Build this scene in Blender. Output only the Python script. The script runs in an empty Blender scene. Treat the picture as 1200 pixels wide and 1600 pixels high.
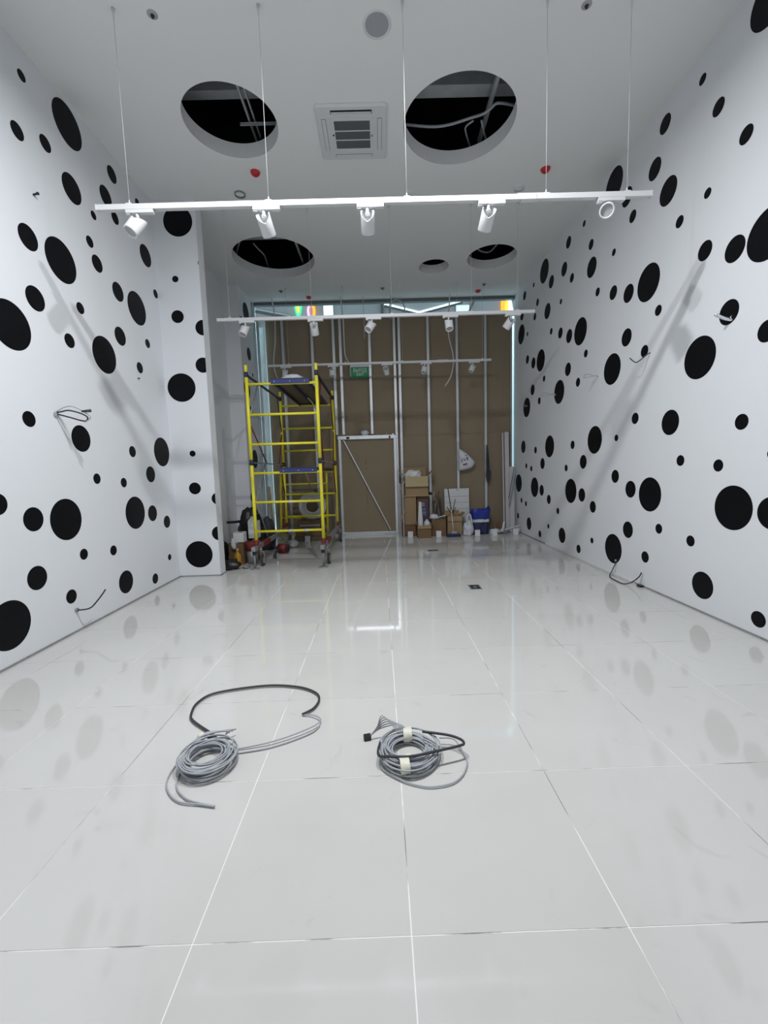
import bpy, math, random
import numpy as np
from mathutils import Vector, Matrix, noise

random.seed(7)
scene = bpy.context.scene
col = scene.collection

# ---------------------------------------------------------------- camera
CAM_H, FPX = 1.2712, 645.457
PITCH, YAW, ROLL = -0.0999, 0.0075, -0.0305
def set_camera():
    fwd = Vector((math.sin(YAW)*math.cos(PITCH), math.cos(YAW)*math.cos(PITCH), math.sin(PITCH)))
    rt = Vector((math.cos(YAW), -math.sin(YAW), 0)); up = rt.cross(fwd)
    r2 = rt*math.cos(ROLL)+up*math.sin(ROLL); u2 = -rt*math.sin(ROLL)+up*math.cos(ROLL)
    cd = bpy.data.cameras.new('camera'); cd.sensor_fit = 'VERTICAL'; cd.sensor_height = 36.0
    cd.lens = 36.0*FPX/1600.0; cd.clip_start = .05; cd.clip_end = 100
    o = bpy.data.objects.new('camera', cd); col.objects.link(o)
    m = Matrix((r2, u2, -fwd)).transposed().to_4x4(); m.translation = (0, 0, CAM_H)
    o.matrix_world = m; scene.camera = o
set_camera()

# ---------------------------------------------------------------- world and exposure
w = bpy.data.worlds.new('world'); scene.world = w; w.use_nodes = True
bg = w.node_tree.nodes['Background']
bg.inputs[0].default_value = (.74, .9, 1.0, 1); bg.inputs[1].default_value = .8     # pale daylight of the mall atrium outside
scene.view_settings.view_transform = 'Standard'; scene.view_settings.look = 'None'
scene.view_settings.gamma = 1; scene.view_settings.use_curve_mapping = False
scene.view_settings.exposure = 0.0
LAMP_W = 70.0          # each of the two pendant work lamps hanging just above the frame
LAMP_COL = (.955, .975, 1.0)

# ---------------------------------------------------------------- materials
MATS = {}
def mat(name, c, rough=.6, metal=0., var=.06, scale=9., bump=0., bscale=60., spec=.5, emit=None, estr=0., alpha=1., trans=0.):
    if name in MATS: return MATS[name]
    m = bpy.data.materials.new(name); m.use_nodes = True
    nt = m.node_tree; b = nt.nodes['Principled BSDF']
    b.inputs['Roughness'].default_value = rough; b.inputs['Metallic'].default_value = metal
    b.inputs['Specular IOR Level'].default_value = spec
    tc = nt.nodes.new('ShaderNodeTexCoord')
    n = nt.nodes.new('ShaderNodeTexNoise'); n.inputs['Scale'].default_value = scale; n.inputs['Detail'].default_value = 4
    nt.links.new(tc.outputs['Object'], n.inputs['Vector'])
    mx = nt.nodes.new('ShaderNodeMix'); mx.data_type = 'RGBA'
    mx.inputs[6].default_value = tuple(max(0, v*(1-var)) for v in c)+(1,)
    mx.inputs[7].default_value = tuple(min(1, v*(1+var)) for v in c)+(1,)
    nt.links.new(n.outputs['Fac'], mx.inputs[0]); nt.links.new(mx.outputs[2], b.inputs['Base Color'])
    if bump:
        n2 = nt.nodes.new('ShaderNodeTexNoise'); n2.inputs['Scale'].default_value = bscale; n2.inputs['Detail'].default_value = 3
        nt.links.new(tc.outputs['Object'], n2.inputs['Vector'])
        bp = nt.nodes.new('ShaderNodeBump'); bp.inputs['Strength'].default_value = bump; bp.inputs['Distance'].default_value = .01
        nt.links.new(n2.outputs['Fac'], bp.inputs['Height']); nt.links.new(bp.outputs['Normal'], b.inputs['Normal'])
    if emit: b.inputs['Emission Color'].default_value = emit+(1,); b.inputs['Emission Strength'].default_value = estr
    if trans: b.inputs['Transmission Weight'].default_value = trans
    if alpha < 1: b.inputs['Alpha'].default_value = alpha
    MATS[name] = m; return m

M_WALL = mat('wall_paint', (.80, .82, .85), .75, var=.015, scale=3, bump=.06, bscale=220)
M_CEIL = mat('ceiling_paint', (.82, .835, .83), .85, var=.015, scale=2)
M_DOT = mat('dot_vinyl', (.0042, .0048, .0062), .5, var=.1, spec=.12)
M_RIM = mat('hole_rim', (.72, .73, .74), .8, var=.03)
M_SLAB = mat('slab_concrete', (.09, .095, .10), .9, var=.3, scale=2)
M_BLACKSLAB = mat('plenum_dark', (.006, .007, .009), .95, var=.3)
M_BOARD = mat('kraft_board', (.275, .218, .148), .8, var=.07, scale=2.5, bump=.03)
M_ZINC = mat('zinc_profile', (.60, .63, .65), .42, .75, var=.12, scale=30)
M_ZINC2 = mat('zinc_bright', (.80, .83, .86), .25, .9, var=.08, scale=20)
M_FOIL = mat('foil_tape', (.86, .92, .94), .22, .85, var=.06, bump=.9, bscale=26)
def film_material():
    m = bpy.data.materials.new('plastic_film'); m.use_nodes = True; nt = m.node_tree; b = nt.nodes['Principled BSDF']
    b.inputs['Base Color'].default_value = (.82, .92, .95, 1); b.inputs['Roughness'].default_value = .25
    tl = nt.nodes.new('ShaderNodeBsdfTranslucent'); tl.inputs[0].default_value = (.80, .93, .97, 1)
    n = nt.nodes.new('ShaderNodeTexNoise'); n.inputs['Scale'].default_value = 9; mx = nt.nodes.new('ShaderNodeMixShader')
    mr = nt.nodes.new('ShaderNodeMapRange'); mr.inputs[3].default_value = .05; mr.inputs[4].default_value = .45
    nt.links.new(n.outputs['Fac'], mr.inputs[0]); nt.links.new(mr.outputs[0], mx.inputs[0])
    nt.links.new(b.outputs[0], mx.inputs[1]); nt.links.new(tl.outputs[0], mx.inputs[2])
    nt.links.new(mx.outputs[0], nt.nodes['Material Output'].inputs[0]); return m
M_FILM = film_material()
M_DKMET = mat('dark_runner', (.16, .17, .17), .6, .3, var=.1)
M_WHITE = mat('white_lacquer', (.70, .71, .72), .4, var=.01)
M_WHITE2 = mat('white_plastic', (.70, .71, .72), .5, var=.03)
M_LENS = mat('frosted_lens', (.40, .40, .41), .35, var=.05)
M_DARKPL = mat('dark_plastic', (.018, .018, .02), .45, var=.2)
M_GREYPL = mat('grey_plastic', (.22, .23, .24), .5, var=.1)
M_GRILLE = mat('grille_grey', (.10, .11, .11), .7, var=.15)
M_RED = mat('red_cap', (.52, .02, .025), .4, var=.1)
M_CABG = mat('grey_cable', (.40, .42, .45), .45, var=.1)
M_CABW = mat('white_cable', (.62, .64, .64), .5, var=.08)
M_CABK = mat('black_cable', (.035, .036, .04), .5, var=.2)
M_TAPE = mat('cream_tape', (.74, .73, .60), .5, var=.08, bump=.3)
M_YEL = mat('yellow_paint', (.88, .80, .045), .38, var=.08, scale=14)
M_BLUE = mat('blue_paint', (.030, .045, .20), .45, var=.15)
M_NAVY = mat('navy_steel', (.022, .030, .065), .5, var=.2)
M_PRIMER = mat('red_primer', (.20, .022, .020), .55, var=.2)
M_STEEL = mat('scuffed_steel', (.36, .36, .37), .5, .5, var=.2, scale=25)
M_RUB = mat('rubber', (.05, .05, .052), .7, var=.2)
M_PLY = mat('plywood', (.16, .125, .08), .75, var=.12, scale=6)
M_CART = mat('carton', (.34, .235, .125), .8, var=.08, scale=7)
M_CART2 = mat('carton_dark', (.205, .125, .065), .85, var=.1, scale=7)
M_CART3 = mat('carton_pale', (.46, .37, .22), .8, var=.06, scale=7)
M_PAPER = mat('white_paper', (.72, .73, .74), .8, var=.03)
M_BAGW = mat('white_bag', (.66, .69, .74), .45, var=.08, bump=.5, bscale=14)
M_BAGB = mat('blue_bag', (.022, .040, .33), .45, var=.2, bump=.5, bscale=14)
M_BAGN = mat('navy_bag', (.022, .026, .09), .5, var=.3, bump=.4, bscale=14)
M_BAGK = mat('black_bag', (.012, .012, .013), .4, var=.3, bump=.6, bscale=16)
M_PURPLE = mat('purple_print', (.075, .045, .13), .5, var=.2)
M_ORANGE = mat('amber_plastic', (.52, .27, .012), .35, var=.15)
M_WOOD = mat('pale_wood', (.40, .32, .20), .7, var=.15)
M_GREEN = mat('exit_green', (.004, .26, .10), .45, var=.05)
M_LILAC = mat('pvc_profile', (.58, .56, .58), .5, var=.06)
M_INK = mat('print_ink', (.045, .05, .10), .6, var=.1)
M_INKR = mat('red_ink', (.35, .02, .02), .6, var=.1)
M_INKG = mat('stamp_ink', (.085, .062, .042), .8, var=.1)
M_FACADE = mat('mall_facade', (.50, .51, .53), .8, var=.08, scale=1.2)
M_MALLCEIL = mat('mall_ceiling', (.62, .63, .64), .8, var=.05)
M_FLOORBOX = mat('floor_box', (.035, .037, .038), .45, .3, var=.2)
M_DIRT = mat('plaster_edge', (.30, .30, .305), .9, var=.35, scale=22)

def tile_material():
    m = bpy.data.materials.new('porcelain_tile'); m.use_nodes = True; nt = m.node_tree; b = nt.nodes['Principled BSDF']
    g = nt.nodes.new('ShaderNodeNewGeometry')
    oi = nt.nodes.new('ShaderNodeObjectInfo')
    n = nt.nodes.new('ShaderNodeTexNoise'); n.inputs['Scale'].default_value = 1.7; n.inputs['Detail'].default_value = 6
    nt.links.new(g.outputs['Position'], n.inputs['Vector'])
    mx = nt.nodes.new('ShaderNodeMix'); mx.data_type = 'RGBA'
    mx.inputs[6].default_value = (.575, .570, .548, 1); mx.inputs[7].default_value = (.655, .650, .628, 1)
    ad = nt.nodes.new('ShaderNodeMath'); ad.operation = 'MULTIPLY_ADD'; ad.inputs[1].default_value = .22
    nt.links.new(oi.outputs['Random'], ad.inputs[0]); nt.links.new(n.outputs['Fac'], ad.inputs[2])
    nt.links.new(ad.outputs[0], mx.inputs[0])
    # scuffs and dust smears
    n2 = nt.nodes.new('ShaderNodeTexNoise'); n2.inputs['Scale'].default_value = 5.5; n2.inputs['Detail'].default_value = 8; n2.inputs['Distortion'].default_value = 1.2
    nt.links.new(g.outputs['Position'], n2.inputs['Vector'])
    cr = nt.nodes.new('ShaderNodeValToRGB'); cr.color_ramp.elements[0].position = .64; cr.color_ramp.elements[1].position = .80
    cr.color_ramp.elements[0].color = (0, 0, 0, 1); cr.color_ramp.elements[1].color = (.30, .30, .30, 1)
    nt.links.new(n2.outputs['Fac'], cr.inputs[0])
    mx2 = nt.nodes.new('ShaderNodeMix'); mx2.data_type = 'RGBA'; mx2.inputs[7].default_value = (.33, .32, .30, 1)
    nt.links.new(cr.outputs[0], mx2.inputs[0]); nt.links.new(mx.outputs[2], mx2.inputs[6])
    nt.links.new(mx2.outputs[2], b.inputs['Base Color'])
    mr = nt.nodes.new('ShaderNodeMapRange'); mr.inputs[1].default_value = .35; mr.inputs[2].default_value = .75
    mr.inputs[3].default_value = .045; mr.inputs[4].default_value = .10
    nt.links.new(n.outputs['Fac'], mr.inputs[0]); nt.links.new(mr.outputs[0], b.inputs['Roughness'])
    b.inputs['Specular IOR Level'].default_value = .62
    return m
M_TILE = tile_material()

def grout_material():
    m = bpy.data.materials.new('grout'); m.use_nodes = True; nt = m.node_tree; b = nt.nodes['Principled BSDF']
    g = nt.nodes.new('ShaderNodeNewGeometry')
    mp = nt.nodes.new('ShaderNodeMapping'); mp.inputs['Scale'].default_value = (2.6, 1.0, 1.0)
    nt.links.new(g.outputs['Position'], mp.inputs['Vector'])
    n = nt.nodes.new('ShaderNodeTexNoise'); n.inputs['Scale'].default_value = 2.2; n.inputs['Detail'].default_value = 6
    nt.links.new(mp.outputs[0], n.inputs['Vector'])
    cr = nt.nodes.new('ShaderNodeValToRGB'); cr.color_ramp.elements[0].position = .50; cr.color_ramp.elements[1].position = .60
    cr.color_ramp.elements[0].color = (.92, .92, .90, 1); cr.color_ramp.elements[1].color = (.30, .29, .28, 1)
    nt.links.new(n.outputs['Fac'], cr.inputs[0]); nt.links.new(cr.outputs[0], b.inputs['Base Color'])
    b.inputs['Roughness'].default_value = .85
    return m
M_GROUT = grout_material()

# ---------------------------------------------------------------- mesh helpers
class MB:
    def __init__(s): s.v = []; s.f = []; s.sm = []
    def add(s, vs, fs, smooth=False):
        o = len(s.v); s.v += [tuple(v) for v in vs]; s.f += [tuple(i+o for i in f) for f in fs]; s.sm += [smooth]*len(fs); return s
    def box(s, x0, x1, y0, y1, z0, z1):
        return s.add([(x0,y0,z0),(x1,y0,z0),(x1,y1,z0),(x0,y1,z0),(x0,y0,z1),(x1,y0,z1),(x1,y1,z1),(x0,y1,z1)],
                     [(0,3,2,1),(4,5,6,7),(0,1,5,4),(1,2,6,5),(2,3,7,6),(3,0,4,7)])
    def obox(s, c, size, rot):      # oriented box
        hx, hy, hz = (d/2 for d in size); c = Vector(c)
        vs = [c+rot @ Vector(p) for p in [(-hx,-hy,-hz),(hx,-hy,-hz),(hx,hy,-hz),(-hx,hy,-hz),(-hx,-hy,hz),(hx,-hy,hz),(hx,hy,hz),(-hx,hy,hz)]]
        return s.add(vs, [(0,3,2,1),(4,5,6,7),(0,1,5,4),(1,2,6,5),(2,3,7,6),(3,0,4,7)])
    def bar(s, a, b, wd, th):        # rectangular bar from a to b
        a = Vector(a); b = Vector(b); d = b-a
        q = d.to_track_quat('Z', 'Y').to_matrix()
        return s.obox((a+b)/2, (wd, th, d.length), q)
    def tube(s, path, r, seg=8, cap=True):
        P = [Vector(p) for p in path]; n = len(P); rs = r if isinstance(r, (list, tuple)) else [r]*n
        t0 = (P[1]-P[0]).normalized(); nrm = t0.orthogonal().normalized(); vs = []
        for i in range(n):
            t = (P[min(i+1, n-1)]-P[max(i-1, 0)])
            t = t.normalized() if t.length > 1e-9 else t0
            nrm = (nrm-t*nrm.dot(t)); nrm = nrm.normalized() if nrm.length > 1e-6 else t.orthogonal().normalized()
            bn = t.cross(nrm)
            for k in range(seg):
                a = 2*math.pi*k/seg; vs.append(P[i]+(nrm*math.cos(a)+bn*math.sin(a))*rs[i])
        fs = []
        for i in range(n-1):
            for k in range(seg):
                k2 = (k+1) % seg; fs.append((i*seg+k, i*seg+k2, (i+1)*seg+k2, (i+1)*seg+k))
        s.add(vs, fs, True)
        if cap:
            o = len(s.v)-n*seg
            s.f.append(tuple(o+k for k in reversed(range(seg)))); s.f.append(tuple(o+(n-1)*seg+k for k in range(seg))); s.sm += [False, False]
        return s
    def cyl(s, a, b, r, seg=16, r2=None): return s.tube([a, b], [r, r if r2 is None else r2], seg)
    def prism(s, poly, axis, a0, a1):    # polygon in the plane normal to axis, extruded a0..a1
        def P(p, a):
            q = list(p); q.insert(axis, a); return tuple(q)
        n = len(poly); vs = [P(p, a0) for p in poly]+[P(p, a1) for p in poly]
        fs = [tuple(range(n)), tuple(reversed(range(n, 2*n)))]+[(i, i+n, (i+1) % n+n, (i+1) % n) for i in range(n)]
        return s.add(vs, fs)
    def lathe(s, prof, c, seg=24, ax=Matrix.Identity(3)):   # prof: (r, z)
        c = Vector(c); vs = []
        for r, z in prof:
            for k in range(seg):
                a = 2*math.pi*k/seg; vs.append(c+ax @ Vector((r*math.cos(a), r*math.sin(a), z)))
        fs = []
        for i in range(len(prof)-1):
            for k in range(seg):
                k2 = (k+1) % seg; fs.append((i*seg+k, i*seg+k2, (i+1)*seg+k2, (i+1)*seg+k))
        return s.add(vs, fs, True)
    def mesh(s, name, m):
        me = bpy.data.meshes.new(name); me.from_pydata(s.v, [], s.f); me.materials.append(m)
        me.polygons.foreach_set('use_smooth', s.sm); me.update(); return me
    def build(s, name, m, parent=None, bevel=0.):
        o = bpy.data.objects.new(name, s.mesh(name, m)); col.objects.link(o)
        if parent: attach(o, parent)
        if bevel:
            b = o.modifiers.new('bevel', 'BEVEL'); b.width = bevel; b.segments = 2; b.limit_method = 'ANGLE'
        return o

def origin(p):
    v = Vector((0, 0, 0))
    while p is not None: v += p.location; p = p.parent
    return v
def attach(o, parent):                 # meshes are written in world space; parents are only translated
    o.parent = parent; o.location = -origin(parent)
def empty(name, loc):
    o = bpy.data.objects.new(name, None); o.empty_display_size = .1; o.location = loc; col.objects.link(o); return o
def tag(o, label, cat, group=None, kind=None):
    o['label'] = label; o['category'] = cat
    if group: o['group'] = group
    if kind: o['kind'] = kind
    return o
def struct(o, label=None, cat=None):
    o['kind'] = 'structure'
    if label: o['label'] = label
    if cat: o['category'] = cat
    return o
def thing(name, loc, label, cat, group=None): return tag(empty(name, loc), label, cat, group)
def smooth_path(pts, n=6, closed=False):    # Catmull-Rom
    P = [Vector(p) for p in pts]; out = []; m = len(P)
    for i in range(m if closed else m-1):
        if closed: p0, p1, p2, p3 = P[(i-1) % m], P[i], P[(i+1) % m], P[(i+2) % m]
        else: p0, p1, p2, p3 = P[max(i-1, 0)], P[i], P[i+1], P[min(i+2, m-1)]
        for k in range(n):
            t = k/n
            out.append(.5*((2*p1)+(p2-p0)*t+(2*p0-5*p1+4*p2-p3)*t*t+(3*p1-p0-3*p2+p3)*t**3))
    if not closed: out.append(P[-1])
    return out
def text_mesh(name, body, size, m, loc, parent, width=None, ext=.0008):
    cu = bpy.data.curves.new(name, 'FONT'); cu.body = body; cu.size = size; cu.align_x = 'CENTER'; cu.align_y = 'CENTER'; cu.extrude = ext; cu.resolution_u = 3
    t = bpy.data.objects.new(name+'_tmp', cu); col.objects.link(t)
    dg = bpy.context.evaluated_depsgraph_get(); me = bpy.data.meshes.new_from_object(t.evaluated_get(dg))
    bpy.data.objects.remove(t); me.name = name; me.materials.clear(); me.materials.append(m)
    xs = [v.co.x for v in me.vertices]; sx = width/(max(xs)-min(xs)) if width else 1.
    for v in me.vertices: v.co = Vector((v.co.x*sx, -v.co.z, v.co.y))+Vector(loc)     # upright, facing -y
    o = bpy.data.objects.new(name, me); col.objects.link(o); attach(o, parent); return o
def blob(name, m, parent, c, size, amp=.25, freq=2.2, seed=0, flat=True, sub=4, pinch=0.):
    import bmesh
    bm = bmesh.new(); bmesh.ops.create_icosphere(bm, subdivisions=sub, radius=1.)
    off = Vector((seed*7.3, seed*3.1, seed*1.7))
    for v in bm.verts:
        p = v.co.normalized(); d = noise.fractal(p*freq+off, 1., 2., 3)
        d += .35*abs(noise.noise(p*freq*2.6+off*2))
        q = p*(1+amp*d)
        if pinch and q.z > 0: k = 1-pinch*min(1, q.z); q.x *= k; q.y *= k
        v.co = Vector((q.x*size[0], q.y*size[1], q.z*size[2]))
    zb = -size[2]*.72
    if flat:
        for v in bm.verts:
            if v.co.z < zb: v.co.z = zb+(v.co.z-zb)*.02
    zmin = min(v.co.z for v in bm.verts)
    for v in bm.verts: v.co += Vector(c)+Vector((0, 0, -zmin if flat else 0))
    me = bpy.data.meshes.new(name); bm.to_mesh(me); bm.free(); me.materials.append(m)
    for p in me.polygons: p.use_smooth = True
    o = bpy.data.objects.new(name, me); col.objects.link(o)
    if parent: attach(o, parent)
    return o

# ---------------------------------------------------------------- the room shell
XL, XR, Y0, YB, ZC = -2.585, 2.674, -2.589, 8.20, 4.50     # YB: front of the studs at the far end
fl = struct(MB().box(XL-.1, XR+.1, Y0-.1, 8.40, -.12, -.0012).build('floor', M_GROUT), 'pale grout bed under the glossy floor tiles', 'floor')
TX0, TY0, TS, JT = -1.152, 1.0109, .6, .0034
tile_cache = {}
for i in range(-4, 8):
    x0, x1 = TX0+i*TS, TX0+(i+1)*TS
    x0, x1 = max(x0, XL+.002), min(x1, XR-.002)
    if x1-x0 < .02: continue
    for j in range(-6, 14):
        y0, y1 = TY0+j*TS, min(TY0+(j+1)*TS, 8.26)
        if y1-y0 < .02: continue
        k = (round(x1-x0, 4), round(y1-y0, 4))
        if k not in tile_cache:
            hx, hy = k[0]/2-JT/2, k[1]/2-JT/2
            tile_cache[k] = MB().box(-hx, hx, -hy, hy, -.010, 0).mesh('tile', M_TILE)
        o = bpy.data.objects.new('tile', tile_cache[k]); col.objects.link(o); o.parent = fl
        o.location = ((x0+x1)/2, (y0+y1)/2, .0006*random.uniform(-.3, .3))

wl = struct(MB().box(XL-.16, XL, Y0-.16, 8.42, -.1, 4.62).build('wall_left', M_WALL), 'white side wall with black polka dots left of the room', 'wall')
wr = struct(MB().box(XR, XR+.16, Y0-.16, 8.60, -.1, 4.62).build('wall_right', M_WALL), 'white side wall with black polka dots right of the room', 'wall')
wre = struct(MB().box(XL, XR, Y0-.16, Y0, -.1, 4.62).build('wall_rear', M_WALL), 'plain white wall behind the camera', 'wall')
PX1, PY0, PY1 = -2.072, 5.20, 5.37
wp = struct(MB().box(XL+.0005, PX1, PY0, PY1, 0.0, ZC-.0005).build('wall_pier', M_WALL), 'short white dotted pier jutting out of left wall', 'wall')
RX, RY0 = -2.33, 7.41
wt = struct(MB().box(XL+.0005, RX, RY0, 8.42, 0.0, ZC-.0005).build('wall_return', M_WALL), 'plain white return of left wall behind the scaffold', 'wall')

def clip_poly(poly, lo, hi):
    def cl(P, f):
        out = []
        for i in range(len(P)):
            a, b = P[i-1], P[i]; fa, fb = f(a), f(b)
            if (fa >= 0) != (fb >= 0):
                t = fa/(fa-fb); out.append((a[0]+(b[0]-a[0])*t, a[1]+(b[1]-a[1])*t))
            if fb >= 0: out.append(b)
        return out
    for f in (lambda p: p[0]-lo[0], lambda p: hi[0]-p[0], lambda p: p[1]-lo[1], lambda p: hi[1]-p[1]): poly = cl(poly, f)
    return poly
dot_mesh = {}
def put_dots(dots, wall, axis, val, out, lo, hi):
    for a, z, r in dots:
        seg = 40 if r > .1 else 28
        inside = lo[0] < a-r and a+r < hi[0] and lo[1] < z-r and z+r < hi[1]
        poly = [(r*math.cos(2*math.pi*k/seg), r*math.sin(2*math.pi*k/seg)) for k in range(seg)]
        key = (axis, r, out)
        if not inside:
            poly = [(p-a, q-z) for p, q in clip_poly([(p+a, q+z) for p, q in poly], lo, hi)]
            if len(poly) < 3: continue
            me = MB().prism(poly, axis, -.0006, .0012*out).mesh('dot', M_DOT)
        else:
            if key not in dot_mesh: dot_mesh[key] = MB().prism(poly, axis, -.0006, .0012*out).mesh('dot', M_DOT)
            me = dot_mesh[key]
        o = bpy.data.objects.new('dot', me); col.objects.link(o); o.parent = wall
        o.location = (val, a, z) if axis == 0 else (a, val, z)
LEFT_DOTS = [(3.321,3.095,0.09),(3.643,3.082,0.17),(3.326,2.657,0.09),(4.112,3.281,0.074),(4.034,3.435,0.048),(4.124,3.713,0.037),(4.464,3.884,0.058),(4.993,3.783,0.114),(4.401,3.148,0.09),(4.723,3.107,0.17),(5.148,3.432,0.048),(3.819,2.772,0.048),(3.646,2.443,0.058),(4.094,2.447,0.17),(4.371,2.706,0.09),(4.879,2.785,0.048),(4.678,2.47,0.058),(3.142,1.731,0.058),(3.665,1.628,0.114),(4.402,1.549,0.058),(4.992,1.571,0.17),(3.815,1.277,0.048),(4.206,1.23,0.048),(4.71,1.309,0.09),(3.08,0.99,0.09),(3.4,0.951,0.17),(4.358,0.909,0.17),(4.681,0.87,0.09),(4.978,0.736,0.074),(3.554,0.629,0.048),(3.948,0.586,0.048),(3.054,0.551,0.09),(3.364,0.312,0.058),(4.095,0.236,0.114),(4.621,0.13,0.058),(4.97,0.304,0.037),(3.426,4.29,0.037),(3.885,4.302,0.17),(3.328,3.837,0.058),(3.6,3.948,0.058),(3.861,3.776,0.114),(4.475,4.298,0.074),(4.34,4.012,0.09),(4.916,4.292,0.048),(3.078,2.379,0.17),(2.807,1.124,0.074),(2.788,0.287,0.17),(2.278,3.082,0.17),(2.747,3.281,0.074),(2.669,3.435,0.048),(2.759,3.713,0.037),(3.099,3.884,0.058),(2.454,2.772,0.048),(2.281,2.443,0.058),(2.3,1.628,0.114),(2.45,1.277,0.048),(2.583,0.586,0.048),(2.52,4.302,0.17),(2.235,3.948,0.058),(2.496,3.776,0.114),(3.11,4.298,0.074),(2.975,4.012,0.09),(1.382,3.281,0.074),(1.304,3.435,0.048),(1.394,3.713,0.037),(1.734,3.884,0.058),(1.671,3.148,0.09),(1.089,2.772,0.048),(1.364,2.447,0.17),(1.641,2.706,0.09),(2.149,2.785,0.048),(1.948,2.47,0.058),(1.672,1.549,0.058),(1.085,1.277,0.048),(1.476,1.23,0.048),(1.98,1.309,0.09),(1.628,0.909,0.17),(1.951,0.87,0.09),(1.218,0.586,0.048),(1.365,0.236,0.114),(1.891,0.13,0.058),(1.155,4.302,0.17),(1.131,3.776,0.114),(1.745,4.298,0.074),(1.61,4.012,0.09),(2.186,4.292,0.048)]
RIGHT_DOTS = [(3.958,3.694,0.114),(3.49,3.385,0.037),(3.595,4.298,0.037),(3.419,3.954,0.058),(4.029,4.303,0.074),(3.154,3.563,0.058),(4.156,4.011,0.09),(3.796,3.344,0.048),(3.202,2.82,0.09),(3.491,2.953,0.074),(4.485,3.784,0.058),(5.513,4.289,0.037),(5.945,4.291,0.074),(5.329,3.946,0.058),(4.82,3.602,0.037),(6.071,4.001,0.09),(5.304,3.668,0.114),(5.831,3.779,0.058),(6.507,4.022,0.09),(5.151,3.319,0.048),(4.812,3.171,0.074),(4.522,3.045,0.09),(4.2,3.013,0.17),(4.037,2.695,0.048),(6.166,3.604,0.037),(6.645,3.649,0.114),(6.495,3.299,0.048),(6.17,3.171,0.074),(5.889,3.04,0.09),(5.567,2.998,0.17),(4.536,2.603,0.09),(4.225,2.375,0.058),(3.226,2.381,0.09),(3.5,2.12,0.17),(5.413,2.677,0.048),(4.801,2.337,0.17),(5.912,2.599,0.09),(5.611,2.361,0.058),(6.191,2.342,0.17),(4.345,1.732,0.058),(3.819,1.63,0.114),(3.063,1.548,0.058),(4.68,1.557,0.037),(5.154,1.57,0.17),(6.517,1.569,0.17),(5.739,1.545,0.058),(5.432,1.306,0.09),(5.927,1.228,0.048),(5.776,0.907,0.17),(5.454,0.869,0.09),(5.164,0.736,0.074),(4.684,1.126,0.074),(4.39,0.993,0.09),(4.073,0.955,0.17),(3.669,1.28,0.048),(3.254,1.231,0.048),(3.099,0.909,0.17),(4.416,0.552,0.09),(3.92,0.633,0.048),(3.509,0.584,0.048),(4.689,0.292,0.17),(6.034,0.236,0.114),(6.526,0.736,0.074),(6.187,0.584,0.048),(6.534,0.305,0.037),(5.169,0.305,0.037),(5.518,0.13,0.058),(4.111,0.316,0.058),(3.356,0.234,0.114),(2.835,0.132,0.058),(6.78,4.297,0.17),(7.226,4.282,0.037),(7.661,4.287,0.074),(7.052,3.937,0.058),(7.166,3.752,0.058),(7.795,4.001,0.09),(7.829,3.676,0.17),(7.51,3.582,0.037),(7.508,3.147,0.074),(7.222,3.015,0.09),(6.903,2.975,0.17),(6.756,2.656,0.048),(7.253,2.575,0.09),(7.535,2.319,0.17),(6.95,2.34,0.058),(7.703,1.63,0.114),(7.101,1.541,0.058),(6.793,1.307,0.09),(7.542,1.277,0.048),(7.293,1.227,0.048),(7.953,0.952,0.17),(7.135,0.905,0.17),(6.821,0.867,0.09),(7.796,0.63,0.048),(7.554,0.585,0.048),(7.988,0.315,0.058),(7.396,0.236,0.114),(6.881,0.127,0.058),(4.595,4.037,0.09),(4.85,4.313,0.17),(2.808,1.305,0.037),(3,4.3,0.17),(2.93,2.785,0.17),(2.78,0.9,0.114),(2.9,2.14,0.074),(2.593,3.694,0.114),(2.664,4.303,0.074),(2.791,4.011,0.09),(2.672,2.695,0.048),(2.555,0.633,0.048),(1.228,3.694,0.114),(1.299,4.303,0.074),(1.426,4.011,0.09),(1.755,3.784,0.058),(2.09,3.602,0.037),(2.421,3.319,0.048),(2.082,3.171,0.074),(1.792,3.045,0.09),(1.47,3.013,0.17),(1.307,2.695,0.048),(1.806,2.603,0.09),(1.495,2.375,0.058),(2.071,2.337,0.17),(1.615,1.732,0.058),(1.95,1.557,0.037),(2.424,1.57,0.17),(2.434,0.736,0.074),(1.954,1.126,0.074),(1.66,0.993,0.09),(1.343,0.955,0.17),(1.686,0.552,0.09),(1.19,0.633,0.048),(1.959,0.292,0.17),(2.439,0.305,0.037),(1.381,0.316,0.058),(1.865,4.037,0.09),(2.12,4.313,0.17)]
PIER_DOTS = [(-2.282,4.26,0.17),(-2.362,3.616,0.037),(-2.369,3.186,0.074),(-2.076,3.051,0.09),(-2.107,2.613,0.09),(-2.387,2.354,0.17),(-2.044,3.792,0.037),(-2.314,1.553,0.037),(-2.318,1.121,0.074),(-2.045,0.985,0.074),(-2.057,0.546,0.09),(-2.327,0.283,0.17)]
RETURN_DOTS = [(7.822,4.187,0.17),(7.535,3.929,0.09),(7.854,3.472,0.114),(8.017,3.132,0.037),(7.621,2.802,0.17),(7.749,2.485,0.037),(7.832,1.56,0.17),(7.514,0.863,0.074)]

put_dots(LEFT_DOTS, wl, 0, XL, 1, (Y0, 0), (PY0, ZC))
put_dots(RIGHT_DOTS, wr, 0, XR, -1, (Y0, 0), (8.5, ZC))
put_dots(PIER_DOTS, wp, 1, PY0, -1, (XL, 0), (PX1, ZC))
put_dots(RETURN_DOTS, wt, 0, RX, 1, (RY0, 0), (8.3, ZC))

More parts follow.
